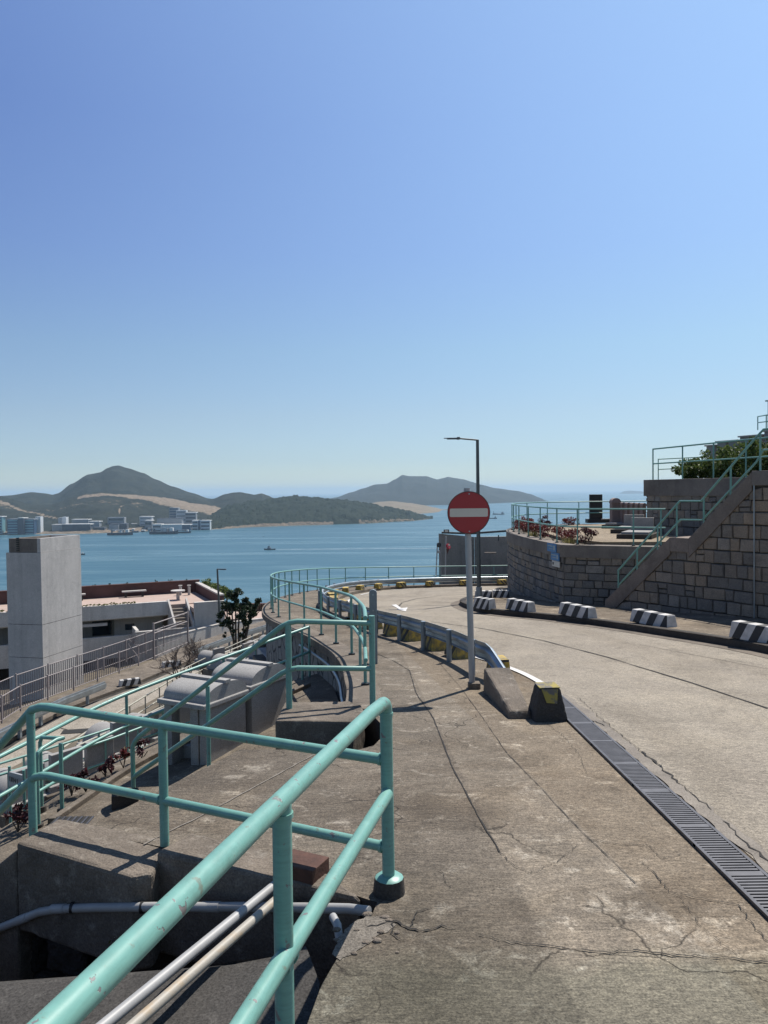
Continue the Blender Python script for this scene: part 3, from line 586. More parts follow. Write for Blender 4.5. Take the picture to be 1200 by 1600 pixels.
# ================================================================== NEAR THINGS
def arc_corner(a, c, b, r, k=5):
    a, b, c = V(a), V(b), V(c); u = (a - c).normalized(); v = (b - c).normalized(); p0 = c + u * r; p1 = c + v * r
    return [p0.lerp(c, t).lerp(c.lerp(p1, t), t) for t in [i / k for i in range(k + 1)]]
def post_part(root, base, top, r, m, foot=None, name='post'):
    p = MB().tube([base, top], r, 12).build(name, m, root, smooth=True)
    if foot:
        MB().cyl((base[0], base[1], base[2] - 0.03), foot[0], foot[1] + 0.03, 14, foot[0] * 0.85).build('foot', foot[2], p, smooth=True, bevel=0)
    return p
def railing(label, base, h, nposts=None, posts=None, r=0.022, rp=0.02, mid=0.5, m=None, group=None, foot=None, name='railing', cat='railing', ends=True, mids=None):
    m = m or M['green']; base = [V(p) for p in base]; S = arcl(base)
    root = thing(name, label, cat, base[len(base) // 2], group)
    up = V((0, 0, 1))
    hs = h if callable(h) else (lambda d: h)
    tube_part(root, 'top_rail', [p + up * hs(s) for p, s in zip(base, S)], r, m)
    for q in (mids or [mid]): tube_part(root, 'mid_rail', [p + up * hs(s) * q for p, s in zip(base, S)], r * 0.92, m, 10)
    ds = posts if posts is not None else [S[-1] * i / (nposts - 1) for i in range(nposts)]
    for d in ds:
        b = along(base, S, d); post_part(root, b, b + up * (hs(d) - r * 0.3), rp, m, foot)
    return root
# ---- the near railing on the left edge of the path
C0 = V((0.0, 3.53, 0)); gA = lambda y: gz(y)
nr = thing('railing', 'nearest green railing with chipped paint, rising from the bottom left corner to a footed post', 'railing', (0, 3.53, gz(3.5)))
def Apt(y, h): return V((RA(y) if y < 3.45 else -0.012, y, gz(y) + h))
top = [Apt(-1.6, .9), Apt(1.2, .9), Apt(3.3, .9)] + arc_corner(Apt(3.3, .9), V((0, 3.53, gz(3.5) + .9)), V((0, 3.53, gz(3.5))), 0.06) + [V((0.0, 3.53, gz(3.5) + 0.7)), V((0.004, 3.53, gz(3.5) + 0.02))]
tube_part(nr, 'top_rail', top, 0.029, M['green'], 20)
tube_part(nr, 'mid_rail', [Apt(-1.6, .43), Apt(1.0, .43), V((0.0, 3.50, gz(3.5) + .475))], 0.0285, M['green'], 20)
for y in (2.2, 0.2, -1.5): tube_part(nr, 'post', [Apt(y, -0.02), Apt(y, .89)], 0.0285, M['green'], 20)
# cross part of the same railing
zt, zm = -1.245, -1.655
PL = AZ(56, 1102, zt); PM = AZ(56, 1207, zm); PM = V((PL.x, PL.y, zm))
sd = V((-0.77, 0.64, -0.70))
def jt(z, q): return [V((0.0, 3.53, z)), V((PL.x, PL.y, z)) + (V((0, 3.53, z)) - V((PL.x, PL.y, z))).normalized() * 0.10, V((PL.x, PL.y, z)) + (V((0, 3.53, z)) - V((PL.x, PL.y, z))).normalized() * 0.04 + V((0, 0, -.006)), V((PL.x, PL.y, z)) + sd * 0.05, V((PL.x, PL.y, z)) + sd * 0.12, V((PL.x, PL.y, z)) + sd * 2.6]
tube_part(nr, 'top_rail', jt(zt, 0), 0.025, M['green'], 16); tube_part(nr, 'mid_rail', jt(zm, 0), 0.024, M['green'], 16)
p250 = AZ(249, 1138, zt); t_ = (p250.x - 0) / (PL.x - 0); p250 = V((0, 3.53, 0)).lerp(V((PL.x, PL.y, 0)), t_)
tube_part(nr, 'post', [(p250.x, p250.y, -1.9), (p250.x, p250.y, zt)], 0.0245, M['green'], 16)
pl = V((PL.x, PL.y, 0)) + sd * 0.07
tube_part(nr, 'post', [(pl.x, pl.y, -2.06), (pl.x, pl.y, zt - 0.04)], 0.0245, M['green'], 16)
q_ = V((PL.x, PL.y, 0)) + sd * 1.9; tube_part(nr, 'post', [(q_.x, q_.y, -3.6), (q_.x, q_.y, zt - 1.33)], 0.0245, M['green'], 16)
ft = MB(); bm = bmesh.new()
ft.tube([(0.004, 3.53, gz(3.53) - 0.03), (0.006, 3.53, gz(3.53) + 0.075)], 0.078, 14, True, 0.068).build('concrete_foot', M['dark_conc'], nr, smooth=True)
ft = MB(); ft.tube([(0.006, 3.53, gz(3.53) + 0.0755), (0.006, 3.53, gz(3.53) + 0.088)], 0.067, 14, True, 0.05).build('painted_collar', M['green'], nr, smooth=True)
def weld(pt, ax, r):
    ax = V(ax).normalized(); tube_part(nr, 'weld_bead', [V(pt) - ax * .007, V(pt) - ax * .003, V(pt) + ax * .003, V(pt) + ax * .007], r, M['green'], 14)
for y, h in ((2.2, .43),): 
    for s_ in (-1, 1): weld(Apt(y + s_ * .034, h), Apt(y + 1, h) - Apt(y, h), .0335)
weld(Apt(2.2, .858), (0, 0, 1), .0335); weld(V((0, 3.53, gz(3.5) + .84)), (0, 0, 1), .0325)
for z in (zt, zm):
    dd = (V((PL.x, PL.y, z)) - V((0, 3.53, z))).normalized(); weld(V((0, 3.53, z)) + dd * .031, dd, .0295); weld(V((p250.x, p250.y, z)) + dd * (.028 if z == zm else 5.0) , dd, .0285) if z == zm else None
# ---- kerb blocks under the cross railing
def kerb_block(label, pts, z, zb):
    o = MB().prism([(p.x, p.y) for p in pts], zb, z).build('kerb_block', M['kerb'], None, bevel=0.02); rough(o, .013); return tag(o, label, 'concrete kerb')
K1 = [AZ(25, 1318, -1.915), AZ(92, 1278, -1.915), AZ(268, 1312, -1.915), AZ(238, 1366, -1.915), AZ(205, 1371, -1.915)]
kerb_block('low weathered concrete kerb with worn pale end at the left end of the cross railing', K1, -1.912, -2.40)
K2 = [AZ(243, 1333, -1.87), AZ(300, 1303, -1.87), V((-0.62, 3.95, 0)), V((-0.30, 3.72, 0)), V((-0.12, 3.47, 0))]
kerb_block('taller dark concrete kerb with bull nosed end in the middle of the cross railing', K2, -1.86, -2.40)
mb = MB(); k0 = V((K1[0].x, K1[0].y, 0)); dn = V((-0.86, 0.42, 0))
mb.hexa([V((*k0.xy, -3.2)), V((*(k0 + dn * 1.6).xy, -3.9)), V((*(k0 + dn * 1.6 + V((.2, .3, 0))).xy, -3.9)), V((K1[1].x, K1[1].y, -3.2)), V((*k0.xy, -1.95)), V((*(k0 + dn * 1.6).xy, -3.1)), V((*(k0 + dn * 1.6 + V((.2, .3, 0))).xy, -3.1)), V((K1[1].x, K1[1].y, -1.95))])
tag(rough(mb.build('sloping_kerb', M['kerb'], None, bevel=0.015), .014), 'dark sloping kerb falling away at the left edge below the descending handrail', 'concrete kerb')
# ---- upstand below the corner of the stair railing
o = MB().prism([(-0.99, 6.80), (-0.30, 6.74), (-0.20, 7.05), (-0.24, 7.34), (-0.36, 7.46), (-0.99, 7.44)], -3.2, lambda x, y: -2.035 - 0.02 * (y - 7)).build('kerb_block', M['kerb'], None, bevel=0.02)
rough(o, .014); tag(o, 'square concrete upstand in dappled shade under the corner of the stair railing', 'concrete kerb')
# ---- stairs going down left from the deck
st = thing('stair', 'concrete stair going down to the left between the two green handrails, mostly hidden', 'stair', (-1.8, 5.2, -2.6))
ea, eb = V((-1.76, 4.35, 0)), V((-1.16, 6.02, 0)); sdir = V((-0.86, 0.5, 0))
mb = MB()
for k in range(8):
    z = -2.02 - 0.17 * (k + 1); a = ea + sdir * (0.27 * k); b = eb + sdir * (0.27 * k); a2 = ea + sdir * (0.27 * (k + 1)); b2 = eb + sdir * (0.27 * (k + 1))
    mb.hexa([V((*a.xy, -4.2)), V((*b.xy, -4.2)), V((*b2.xy, -4.2)), V((*a2.xy, -4.2)), V((*a.xy, z)), V((*b.xy, z)), V((*b2.xy, z)), V((*a2.xy, z))])
mb.build('steps', M['walk'], st)
# ---- stair railing from the bend post down to the lower terrace
zt, zm = -1.228, -1.69
P0, P1 = V((-0.13, 7.42, AY(578, 974, 7.42).z)), V((-0.93, 7.2, AY(447, 971.5, 7.2).z)); zt = P0.z; zm = AY(575, 1045, 7.42).z; PE = AY(207, 1160, 8.6)
sr = thing('railing', 'green stair railing, level beside the path, then sloping down left past two grey grave vaults', 'railing', (-0.13, 7.42, gz(7.42)))
for nm, dz, last in (('top_rail', 0, True), ('mid_rail', zm - zt, False)):
    d = V((0, 0, dz)); pts = [P0 + d, P1 + d + V((.1, .02, 0)), P1 + d + V((.03, .005, -.01)), P1 + d + V((-.05, .03, -.05)), PE + V((.1, -.07, .09)) + d * (.42 / .46)]
    if last: pts += [PE + V((0.03, -.02, .01)), PE + V((0, 0, -.05)), V((PE.x, PE.y, -3.46))]
    else: pts += [V((PE.x, PE.y, PE.z - .40))]
    tube_part(sr, nm, pts, 0.0255, M['green'])
tube_part(sr, 'post', [(-0.13, 7.42, gz(7.4) - .02), (-0.13, 7.42, zt + .075)], 0.029, M['green'], 14)
MB().cyl((-0.13, 7.42, gz(7.4) - .02), 0.05, 0.05, 14).build('foot', M['dark_conc'], sr)
tube_part(sr, 'post', [(-0.915, 7.21, -2.1), (-0.915, 7.21, P1.z - .01)], 0.029, M['green'], 14)
tube_part(sr, 'post', [(-1.84, 7.88, -2.9), (-1.84, 7.88, -1.99)], 0.022, M['green'], 12)
# ---- curved railing along the retaining wall
RB = [(-0.2, 7.75), (-0.25, 9.0), (-0.36, 10.1), (-0.50, 11.1), (-0.80, 12.3), (-1.13, 13.5), (-1.5, 14.55), (-1.95, 15.8), (-2.38, 17.1), (-2.74, 18.6), (-3.0, 20.2), (-3.15, 21.8), (-3.23, 23.4), (-3.19, 25.2), (-3.05, 27.0), (-2.78, 29.0), (-2.25, 30.9), (-1.25, 32.6), (0.3, 33.9), (2.4, 34.8), (4.6, 35.2), (6.3, 35.4)]
RBS = [V((p.x, p.y, gz(p.y))) for p in crom([(a, b, 0) for a, b in RB], 5)]
S = arcl(RBS)
fixed = [0.9, 2.05, 3.3]
posts = fixed + [3.3 + (S[-1] - 3.3) * i / 24 for i in range(1, 25)]
railing('long curved green railing sweeping round the outside of the road bend above the sea', RBS, lambda d: 0.86, posts=posts, r=0.023, rp=0.019, foot=(0.055, 0.035, M['black']))
# clamp collar on the top rail
# ---- retaining wall under the curve
rw = thing('retaining_wall', 'curved retaining wall of irregular grey stones with black joints below the curved railing', 'wall', (-0.4, 7.4, -8))
pts = [V((a, b, 0)) for a, b in CURBS]; SS = arcl(pts)
me = bpy.data.meshes.new('stone_face'); vs, fs, uvs = [], [], []
lev = [0.0, 0.2, 0.45, 0.7, 1.0]
for i, p in enumerate(pts):
    ztop = gz(p.y) - 0.06
    for l in lev: vs.append((p.x - rw.location.x + 0.03, p.y - rw.location.y, -8 + (ztop + 8) * l + 8))
L5 = len(lev)
for i in range(len(pts) - 1):
    for j in range(L5 - 1): fs.append((i * L5 + j, i * L5 + j + 1, (i + 1) * L5 + j + 1, (i + 1) * L5 + j))
me.from_pydata(vs, [], fs); uv = me.uv_layers.new(name='UVMap')
for poly in me.polygons:
    for li in poly.loop_indices:
        vi = me.loops[li].vertex_index; uv.data[li].uv = (SS[vi // L5], vs[vi][2])
me.materials.append(M['crazy']); o = bpy.data.objects.new('stone_face', me); COL.objects.link(o); o.parent = rw
def strip_solid(name, pl, offs, m, parent, z0, z1, bev=0):
    n = len(pl); A, B = [], []
    for i, p in enumerate(pl):
        t = (V(pl[min(i + 1, n - 1)]) - V(pl[max(i - 1, 0)])); t.z = 0; t.normalize(); q = V((-t.y, t.x, 0)); A.append(V(p) + q * offs[0]); B.append(V(p) + q * offs[1])
    mb = MB(); k = n
    mb.v = [V((p.x, p.y, z0(p))) for p in A] + [V((p.x, p.y, z1(p))) for p in A] + [V((p.x, p.y, z1(p))) for p in B] + [V((p.x, p.y, z0(p))) for p in B]
    for a, b in ((0, 1), (1, 2), (2, 3), (3, 0)):
        mb.f += [(a * k + i, a * k + i + 1, b * k + i + 1, b * k + i) for i in range(n - 1)]
    mb.f += [(0, k, 2 * k, 3 * k), (3 * k + n - 1, 2 * k + n - 1, k + n - 1, n - 1)]
    return mb.build(name, m, parent, bevel=bev)
strip_solid('coping', pts, (0.07, -0.30), M['kerb'], rw, lambda p: gz(p.y) - 0.12, lambda p: gz(p.y) + 0.012, 0.012)
tube_part(rw, 'conduit', [V((p.x - 0.10, p.y - .02, gz(p.y) - 0.20)) for p in pts[1:26]], 0.022, M['galv'], 10)
tube_part(rw, 'drain_pipe', [V((-0.46, 7.5, gz(7.5) - .1)), V((-0.48, 7.55, -3.4))], 0.02, M['pvc'], 10)
# ---- no-entry sign
sb = V((0.955, 8.44, gz(8.44))); stp = V((0.90, 8.44, -0.06))
sg = thing('traffic_sign', 'round red no entry sign with white bar on a slim grey pole', 'traffic sign', sb)
MB().tube([sb - V((0, 0, .02)), V((0.912, 8.44, 0.028))], 0.034, 20).build('pole', M['signpole'], sg, smooth=True)
cc = AY(732.5, 801, 8.385); RS = 0.231
dsc = MB(); n = 72; nrm = V((0.0, -1, 0))
ring = lambda r, y: [V((cc.x + r * math.cos(2 * math.pi * i / n), y, cc.z + r * math.sin(2 * math.pi * i / n))) for i in range(n)]
vs = ring(RS, cc.y) + ring(RS, cc.y + .012) + ring(RS * .955, cc.y - .0012)
dsc.add(vs, [tuple(range(2 * n, 3 * n)), tuple(range(2 * n - 1, n - 1, -1))] + [(i, (i + 1) % n, n + (i + 1) % n, n + i)[::-1] for i in range(n)] + [(i, (i + 1) % n, 2 * n + (i + 1) % n, 2 * n + i) for i in range(n)])
disc_o = dsc.build('disc', M['red'], sg)
rimb = MB(); vs = ring(RS * 1.012, cc.y - .002) + ring(RS * .972, cc.y - .002) + ring(RS * 1.012, cc.y + .014)
rimb.add(vs, [(i, (i + 1) % n, n + (i + 1) % n, n + i) for i in range(n)] + [(i, (i + 1) % n, 2 * n + (i + 1) % n, 2 * n + i)[::-1] for i in range(n)]).build('rim', M['redwall'], disc_o)
bar = MB(); bw, bh, br = 0.208, 0.046, 0.016; pts_ = []
for (sx, sz, a0) in ((1, 1, 0), (-1, 1, 90), (-1, -1, 180), (1, -1, 270)):
    for k in range(5): a = math.radians(a0 + 22.5 * k); pts_.append((cc.x + sx * (bw - br) + br * math.cos(a), cc.z + sz * (bh - br) + br * math.sin(a)))
nb = len(pts_); bar.add([V((x, cc.y - .0042, z)) for x, z in pts_] + [V((x, cc.y - .0012, z)) for x, z in pts_], [tuple(range(nb))] + [(i, (i + 1) % nb, nb + (i + 1) % nb, nb + i)[::-1] for i in range(nb)])
bar.build('white_bar', M['signwhite'], sg)
for dz in (0.205, -0.205): MB().tube([V((cc.x + .005, cc.y - .002, cc.z + dz)), V((cc.x + .005, cc.y - .008, cc.z + dz))], 0.008, 10).build('bolt', M['galv'], sg)
MB().box((sb.x + .02, sb.y - 0.01, sb.z + 0.03), (0.13, 0.13, 0.08)).build('concrete_base', M['kerb'], sg, bevel=0.01)
for dz in (0.1, -0.1): MB().box((cc.x, cc.y + .03, cc.z + dz), (0.2, 0.03, 0.03)).build('bracket', M['galv'], sg)
# ---- guardrail along the walkway and round the bend
GP = [(1.05, 9.25), (0.86, 10.34), (0.57, 11.49), (0.23, 12.6), (-0.16, 13.6), (-0.58, 15.0), (-0.96, 16.3), (-1.30, 17.5), (-1.56, 18.8), (-1.74, 20.3), (-1.84, 21.9), (-1.80, 23.6), (-1.66, 25.2), (-1.40, 26.8), (-0.95, 28.4), (-0.25, 29.9), (0.8, 31.2), (2.1, 32.2), (3.6, 32.9), (5.2, 33.4), (7.0, 33.7), (9.0, 33.9)]
gr = thing('guardrail', 'galvanised crash barrier starting in the concrete wedge and following the whole road bend', 'guardrail', (0.85, 10.34, gz(10.34)))
gpts = crom([(a, b, 0) for a, b in GP], 6); gpts = [V((p.x, p.y, 0)) for p in gpts]
prof = [(0.0, 0.36), (-0.028, 0.345), (-0.034, 0.30), (0.006, 0.275), (0.006, 0.235), (-0.034, 0.21), (-0.028, 0.165), (0.0, 0.15)]
H0 = 0.06
mb = MB(); K = len(prof); lead = [V((1.235, 7.85, 0)), V((1.205, 8.25, 0)), V((1.175, 8.6, 0)), V((1.145, 8.9, 0)), V((1.115, 9.1, 0))]
ldz = [-0.25, -0.175, -0.10, -0.035, -0.008]
allp = [(p, dz) for p, dz in zip(lead, ldz)] + [(p, 0.0) for p in gpts]
for i, (p, dz) in enumerate(allp):
    a = allp[max(i - 1, 0)][0]; b = allp[min(i + 1, len(allp) - 1)][0]; t = (b - a).normalized(); q = V((t.y, -t.x, 0))   # q points to the road
    base = p + q * 0.075
    for (o_, z_) in prof: mb.v.append(V((base.x - q.x * o_, base.y - q.y * o_, gz(p.y) + H0 + z_ + dz)))
    for (o_, z_) in prof: mb.v.append(V((base.x - q.x * (o_ - .005), base.y - q.y * (o_ - .005), gz(p.y) + H0 + z_ + dz)))
n = len(allp)
for i in range(n - 1):
    for j in range(K - 1):
        a = i * 2 * K + j; b = a + 2 * K; mb.f.append((a, a + 1, b + 1, b)); mb.f.append((a + K, b + K, b + K + 1, a + K + 1))
    for j in (0, K - 1):
        a = i * 2 * K + j; b = a + 2 * K; mb.f.append((a, b, b + K, a + K) if j == 0 else (a, a + K, b + K, b))
bo = mb.build('beam', M['galv'], gr, smooth=True)
for i, (x, y) in enumerate(GP):
    p = MB().tube([(x, y, gz(y) - .03), (x, y, gz(y) + 0.43)], 0.036, 14).build('post', M['galvpost'], gr, smooth=True)
    MB().cyl((x, y, gz(y) + .4305), 0.035, 0.008, 14).build('cap', M['galv'], p, smooth=True)
for i in range(0, len(GP) - 1, 2):
    x, y = GP[i]; q = V((0.07, 0.02, 0))
    for z_ in (0.18, 0.33): MB().tube([(x + .02, y - .03, gz(y) + z_ + .03), (x + 0.02, y - 0.045, gz(y) + z_ + .03)], 0.012, 8).build('bolt', M['galvpost'], gr)
# ---- tall flat steel post at the corner of the guardrail
hp = G(584, 1037)
ts = thing('marker_post', 'tall flat galvanised post with rounded top standing just behind the corner of the green railing', 'post', hp)
mb = MB(); wq, hq = 0.052, 1.0; pr = [(-wq, 0), (wq, 0)] + [(wq * math.cos(a), hq - wq + wq * math.sin(a)) for a in [math.pi * k / 8 for k in range(9)]]
mb.add([V((hp.x + x, hp.y - 0.03, hp.z + z)) for x, z in pr] + [V((hp.x + x, hp.y + 0.03, hp.z + z)) for x, z in pr], [tuple(range(len(pr))), tuple(range(2 * len(pr) - 1, len(pr) - 1, -1))] + [(i, len(pr) + i, len(pr) + (i + 1) % len(pr), (i + 1) % len(pr)) for i in range(len(pr))])
mb.build('plate', M['galvpost'], ts, bevel=0.004)
for dz in (0.93, 0.72): MB().tube([(hp.x, hp.y - .03, hp.z + dz), (hp.x, hp.y - .04, hp.z + dz)], 0.012, 8).build('bolt', M['galv'], ts)
# ---- concrete wedge at the end of the guardrail, and the trapezoid block before it
def atg(px, py): return G(px, py)
a, b, c, d = atg(796, 1126), atg(830, 1124), V((1.60, 8.35, gz(8.4))), V((1.12, 8.80, gz(8.8)))
wd_ = thing('concrete_ramp', 'sloped mossy concrete wedge swallowing the end of the guardrail', 'concrete block', (1.3, 7.5, gz(7.5)))
z0 = lambda p: V((p.x, p.y, gz(p.y) - .02))
lo0, lo1, hi1, hi0 = V((1.12, 6.95, 0)), V((1.335, 6.95, 0)), V((1.375, 8.30, 0)), V((1.055, 8.30, 0))
mb = MB().hexa([z0(lo0), z0(lo1), z0(hi1), z0(hi0), z0(lo0) + V((.01, .02, .09)), z0(lo1) + V((-.01, .02, .09)), z0(hi1) + V((-.02, 0, .275)), z0(hi0) + V((.01, 0, .275))])
rough(mb.build('wedge', M['kerb'], wd_, bevel=0.025), .012)
def trap_block(name, label, cat, c, rz, L_, W_, H_, m, group=None, taper=0.7, ty=0.6, bev=0.012):
    root = thing(name, label, cat, c, group, rz); return root
tb = thing('concrete_block', 'dark tapered concrete block with worn yellow top at the foot of the sloped wedge', 'concrete block', (1.475, 6.98, gz(6.98)))
MB().box((1.475, 6.98, gz(6.98) + 0.145), (0.31, 0.34, 0.31), 0.05, 0.62).build('body', M['dark_conc'], tb, bevel=0.02); rough([q for q in bpy.data.objects if q.parent == tb][0], .012)
def mk_worn():
    m, t, b, N, L = nodes('worn_yellow'); v = texco(t)
    f = ramp(t, nz(t, v, 9, 8, 0.75), 0.46, 0.54); L(mix(t, f, (0.12, 0.11, 0.1), (0.30, 0.24, 0.05)), b.inputs['Base Color']); b.inputs['Roughness'].default_value = 0.85; return m
M['worn'] = mk_worn()
MB().box((1.475, 6.98, gz(6.98) + 0.3035), (0.19, 0.205, 0.006), 0.05, 0.98).build('painted_top', M['worn'], tb)
mb = MB(); mb.add([V((1.40, 6.862, gz(6.98) + .296)), V((1.55, 6.868, gz(6.98) + .296)), V((1.535, 6.838, gz(6.98) + .17)), V((1.44, 6.836, gz(6.98) + .18))], [(3, 2, 1, 0)]); mb.build('paint_patch', M['worn'], tb)
# ---- yellow and black blocks on the road side of the guardrail
def yblock(c, rz, label, L_=0.42, H_=0.26, W_=0.24):
    root = thing('barrier_block', label, 'concrete block', c, 'yellow and black blocks under the guardrail', rz)
    ms = [M['yellow'], M['bblack']]
    me = bpy.data.meshes.new('body'); mb = MB()
    bm = bmesh.new(); bmesh.ops.create_cube(bm, size=1)
    for v in bm.verts:
        k = 0.8 if v.co.z > 0 else 1.0; v.co = V((v.co.x * L_ * (0.88 if v.co.z > 0 else 1), v.co.y * W_ * k, (v.co.z + 0.5) * H_))
    geom = lambda: bm.verts[:] + bm.edges[:] + bm.faces[:]
    for x in (-.25, -.05, .15, .35): bmesh.ops.bisect_plane(bm, geom=geom(), plane_co=(x * L_, 0, H_ / 2), plane_no=(1, 0, 0.85))
    for f in bm.faces:
        cpt = f.calc_center_median(); s_ = (cpt.x + (cpt.z - H_ / 2) * 0.85) / L_
        kk = sum(1 for x in (-.25, -.05, .15, .35) if s_ > x); f.material_index = 0 if kk % 2 == 0 or f.normal.z > 0.9 else 1
    bm.to_mesh(me); bm.free(); me.materials.append(ms[0]); me.materials.append(ms[1])
    o = bpy.data.objects.new('body', me); COL.objects.link(o); o.parent = root
    return root
ypos = [(1.33, 9.35, 'nearest to the wedge'), (0.98, 10.8, 'beside the second thick post'), (0.70, 11.65, 'between the second and third posts'), (0.36, 12.75, 'beside the third post'), (0.08, 13.5, 'just right of the tall flat post'),
        (-0.30, 14.7, 'behind the corner post of the green railing'), (-0.68, 16.0, 'left of the tall flat post'), (-1.05, 17.6, 'on the inner side of the bend'), (-1.32, 19.0, 'where the barrier turns furthest left'), (-1.48, 20.6, 'at the sharp end of the barrier loop'),
        (-1.62, 24.0, 'first on the far side of the bend'), (-1.38, 25.9, 'second on the far side of the bend'), (-0.95, 27.7, 'third on the far side of the bend'), (-0.30, 29.3, 'fourth on the far side of the bend'), (0.6, 30.6, 'fifth on the far side of the bend'), (1.8, 31.7, 'left of the sign pole on the far side'), (3.3, 32.5, 'right of two slim poles on the far side'), (5.0, 33.0, 'last before the planter wall hides the bend')]
for i, (x, y, t) in enumerate(ypos):
    j = min(range(len(GP)), key=lambda k: (GP[k][0] - x) ** 2 + (GP[k][1] - y) ** 2); a = GP[max(j - 1, 0)]; b = GP[min(j + 1, len(GP) - 1)]
    yblock(V((x + .05, y, gz(y) + (0.1 if y > 15.5 else 0.0))), math.atan2(b[1] - a[1], b[0] - a[0]) + (0.12 if i % 2 else -0.06), 'yellow and black block under the guardrail, ' + t, (0.40 + .06 * (i % 3)) * (0.75 if i == 0 or i > 9 else 1), 0.20 if i == 0 else (0.17 if i > 9 else 0.25))
# ---- black and white kerb blocks on the right pavement
def bwblock(c, rz, label, L_, H_, W_, group='black and white blocks on the right pavement'):
    root = thing('barrier_block', label, 'concrete block', c, group, rz)
    me = bpy.data.meshes.new('body'); bm = bmesh.new(); bmesh.ops.create_cube(bm, size=1)
    for v in bm.verts: v.co = V((v.co.x * L_ * (0.93 if v.co.z > 0 else 1), v.co.y * W_ * (0.72 if v.co.z > 0 else 1), (v.co.z + .5) * H_))
    cuts = [-.36, -.18, 0, .18, .36]
    for x in cuts: bmesh.ops.bisect_plane(bm, geom=bm.verts[:] + bm.edges[:] + bm.faces[:], plane_co=(x * L_, 0, H_ / 2), plane_no=(1, 0, -0.45))
    for f in bm.faces:
        cpt = f.calc_center_median(); s_ = (cpt.x - (cpt.z - H_ / 2) * 0.45) / L_; f.material_index = sum(1 for x in cuts if s_ > x) % 2
        if abs(f.normal.x) > .8: f.material_index = 0
    bm.to_mesh(me); bm.free(); me.materials.append(M['bwhite']); me.materials.append(M['bblack'])
    o = bpy.data.objects.new('body', me); COL.objects.link(o); o.parent = root
    b = o.modifiers.new('b', 'BEVEL'); b.width = 0.015; b.segments = 2; b.limit_method = 'ANGLE'; b.angle_limit = math.radians(40)
    return root
bw = [((1134, 998), (1215, 1008), .34, 'nearest the right edge of the photo'), ((980, 973), (1044, 981), .31, 'in front of the middle of the stair wall'), ((869, 961), (920, 967), .32, 'in front of the foot of the stair'), ((787, 953), (825, 957), .32, 'at the left corner of the planter wall'),
      ((737, 950), (764, 952), .32, 'at the rounded tip of the pavement'), ((750, 935), (761, 935), .28, 'directly behind the lamp post'), ((773, 934), (792, 934), .28, 'on the far side of the island beside the planter wall')]
for (a, b, H_, t) in bw:
    A_, B_ = G(*a, 0.12), G(*b, 0.12); c = (A_ + B_) / 2; d = B_ - A_; L_ = math.hypot(d.x, d.y); rz = math.atan2(d.y, d.x); q = V((-math.sin(rz), math.cos(rz), 0)) * 0.14
    c = c + q; c.z = gz(c.y) + 0.122
    bwblock(c, rz, 'black and white striped block ' + t, min(max(L_, 0.5), 1.15) * (0.92 if L_ > .5 else 1), H_ * .74, 0.26)
# ---- drain grate
dg = thing('drain_grate', 'long cast iron slotted drain grate running straight along the edge of the road', 'drain grate', (1.72, 4, gz(4)))
sl_ = [1.72]
mb = MB(); y = -2.0
while y < 8.35:
    mb.box((1.725, y, gz(y) + 0.013), (0.165, 0.015, 0.012)); y += 0.031
mb.build('slats', M['iron'], dg)
mb = MB()
for x in (1.632, 1.818):
    for k in range(-2, 8): mb.hexa([V((x + sx * (.009 if x != 1.725 else .004), k + sy, gz(k + sy) + (0.006 if z == 0 else 0.0215 if x != 1.725 else .0185))) for z in (0, 1) for sx, sy in ((-1, 0), (1, 0), (1, 1.03), (-1, 1.03))])
for k in range(-3, 14): mb.box((1.725, k * 0.61, gz(k * 0.61) + .013), (0.185, 0.035, 0.014))
mb.build('frame', M['iron'], dg)
ribbon('gap_shade', [(1.725, yy * .5) for yy in range(-4, 17)], 0.19, 0.0058, M['draindark'], dg)  # near-black strip paints the shade between slats; no channel lies below
# ---- pipes in the pit
def onwall(px, py, off=0.075):
    d = ray(px, py); Y = (3.42 - 0.05 * 0.485 - off) / (1 + 0.485 * d.x); return d * Y
pp = [onwall(x, y, .235 if x < 250 else .13 if x < 340 else .085) for x, y in [(-120, 1500), (-30, 1464), (0, 1450), (35, 1436), (62, 1425), (92, 1420), (150, 1418), (240, 1417), (330, 1417), (420, 1417), (500, 1419), (545, 1420), (577, 1424)]]
pv = thing('drain_pipe', 'white plastic pipe strapped along the dark pit wall, bent at its left end', 'pipe', pp[6])
tube_part(pv, 'pipe', pp, 0.022, M['pvc'], 14)
for k in (3, 5, 8): d = (pp[k + 1] - pp[k]).normalized(); tube_part(pv, 'coupling', [pp[k] - d * .05, pp[k] + d * .05], 0.0245, M['pvc'], 14)
for px in (113, 222): c = onwall(px, 1418, .235); tube_part(pv, 'clip', [c - V((.008, 0, 0)), c + V((.008, 0, 0))], 0.028, M['black'], 14)
tube_part(pv, 'elbow', [onwall(492, 1413), onwall(500, 1400), onwall(512, 1398)], 0.022, M['pvc'], 10)
tube_part(pv, 'elbow', [onwall(520, 1432, .2), onwall(527, 1445, .25), onwall(531, 1470, .3)], 0.018, M['pvc'], 10)
for k, (a, b, m_, r, lb) in enumerate([((437, 1377), (160, 1604), M['pvc'], 0.0225, 'straight pale grey conduit, upper of the pair slanting under the near railing'), ((440, 1399), (206, 1604), M['conduit'], 0.0215, 'rust streaked cream conduit, lower of the pair slanting under the near railing')]):
    A_ = AZ(*a, -1.885); B_ = AZ(*b, -1.90 - .0); e = (B_ - A_).normalized()
    o = MB().tube([A_ - e * 0.02, A_ + e * 1.2, B_ + e * 1.6], r, 14).build('conduit', m_, None, smooth=True, origin=B_); tag(o, lb, 'pipe')
jb = AZ(475, 1362, -1.84)
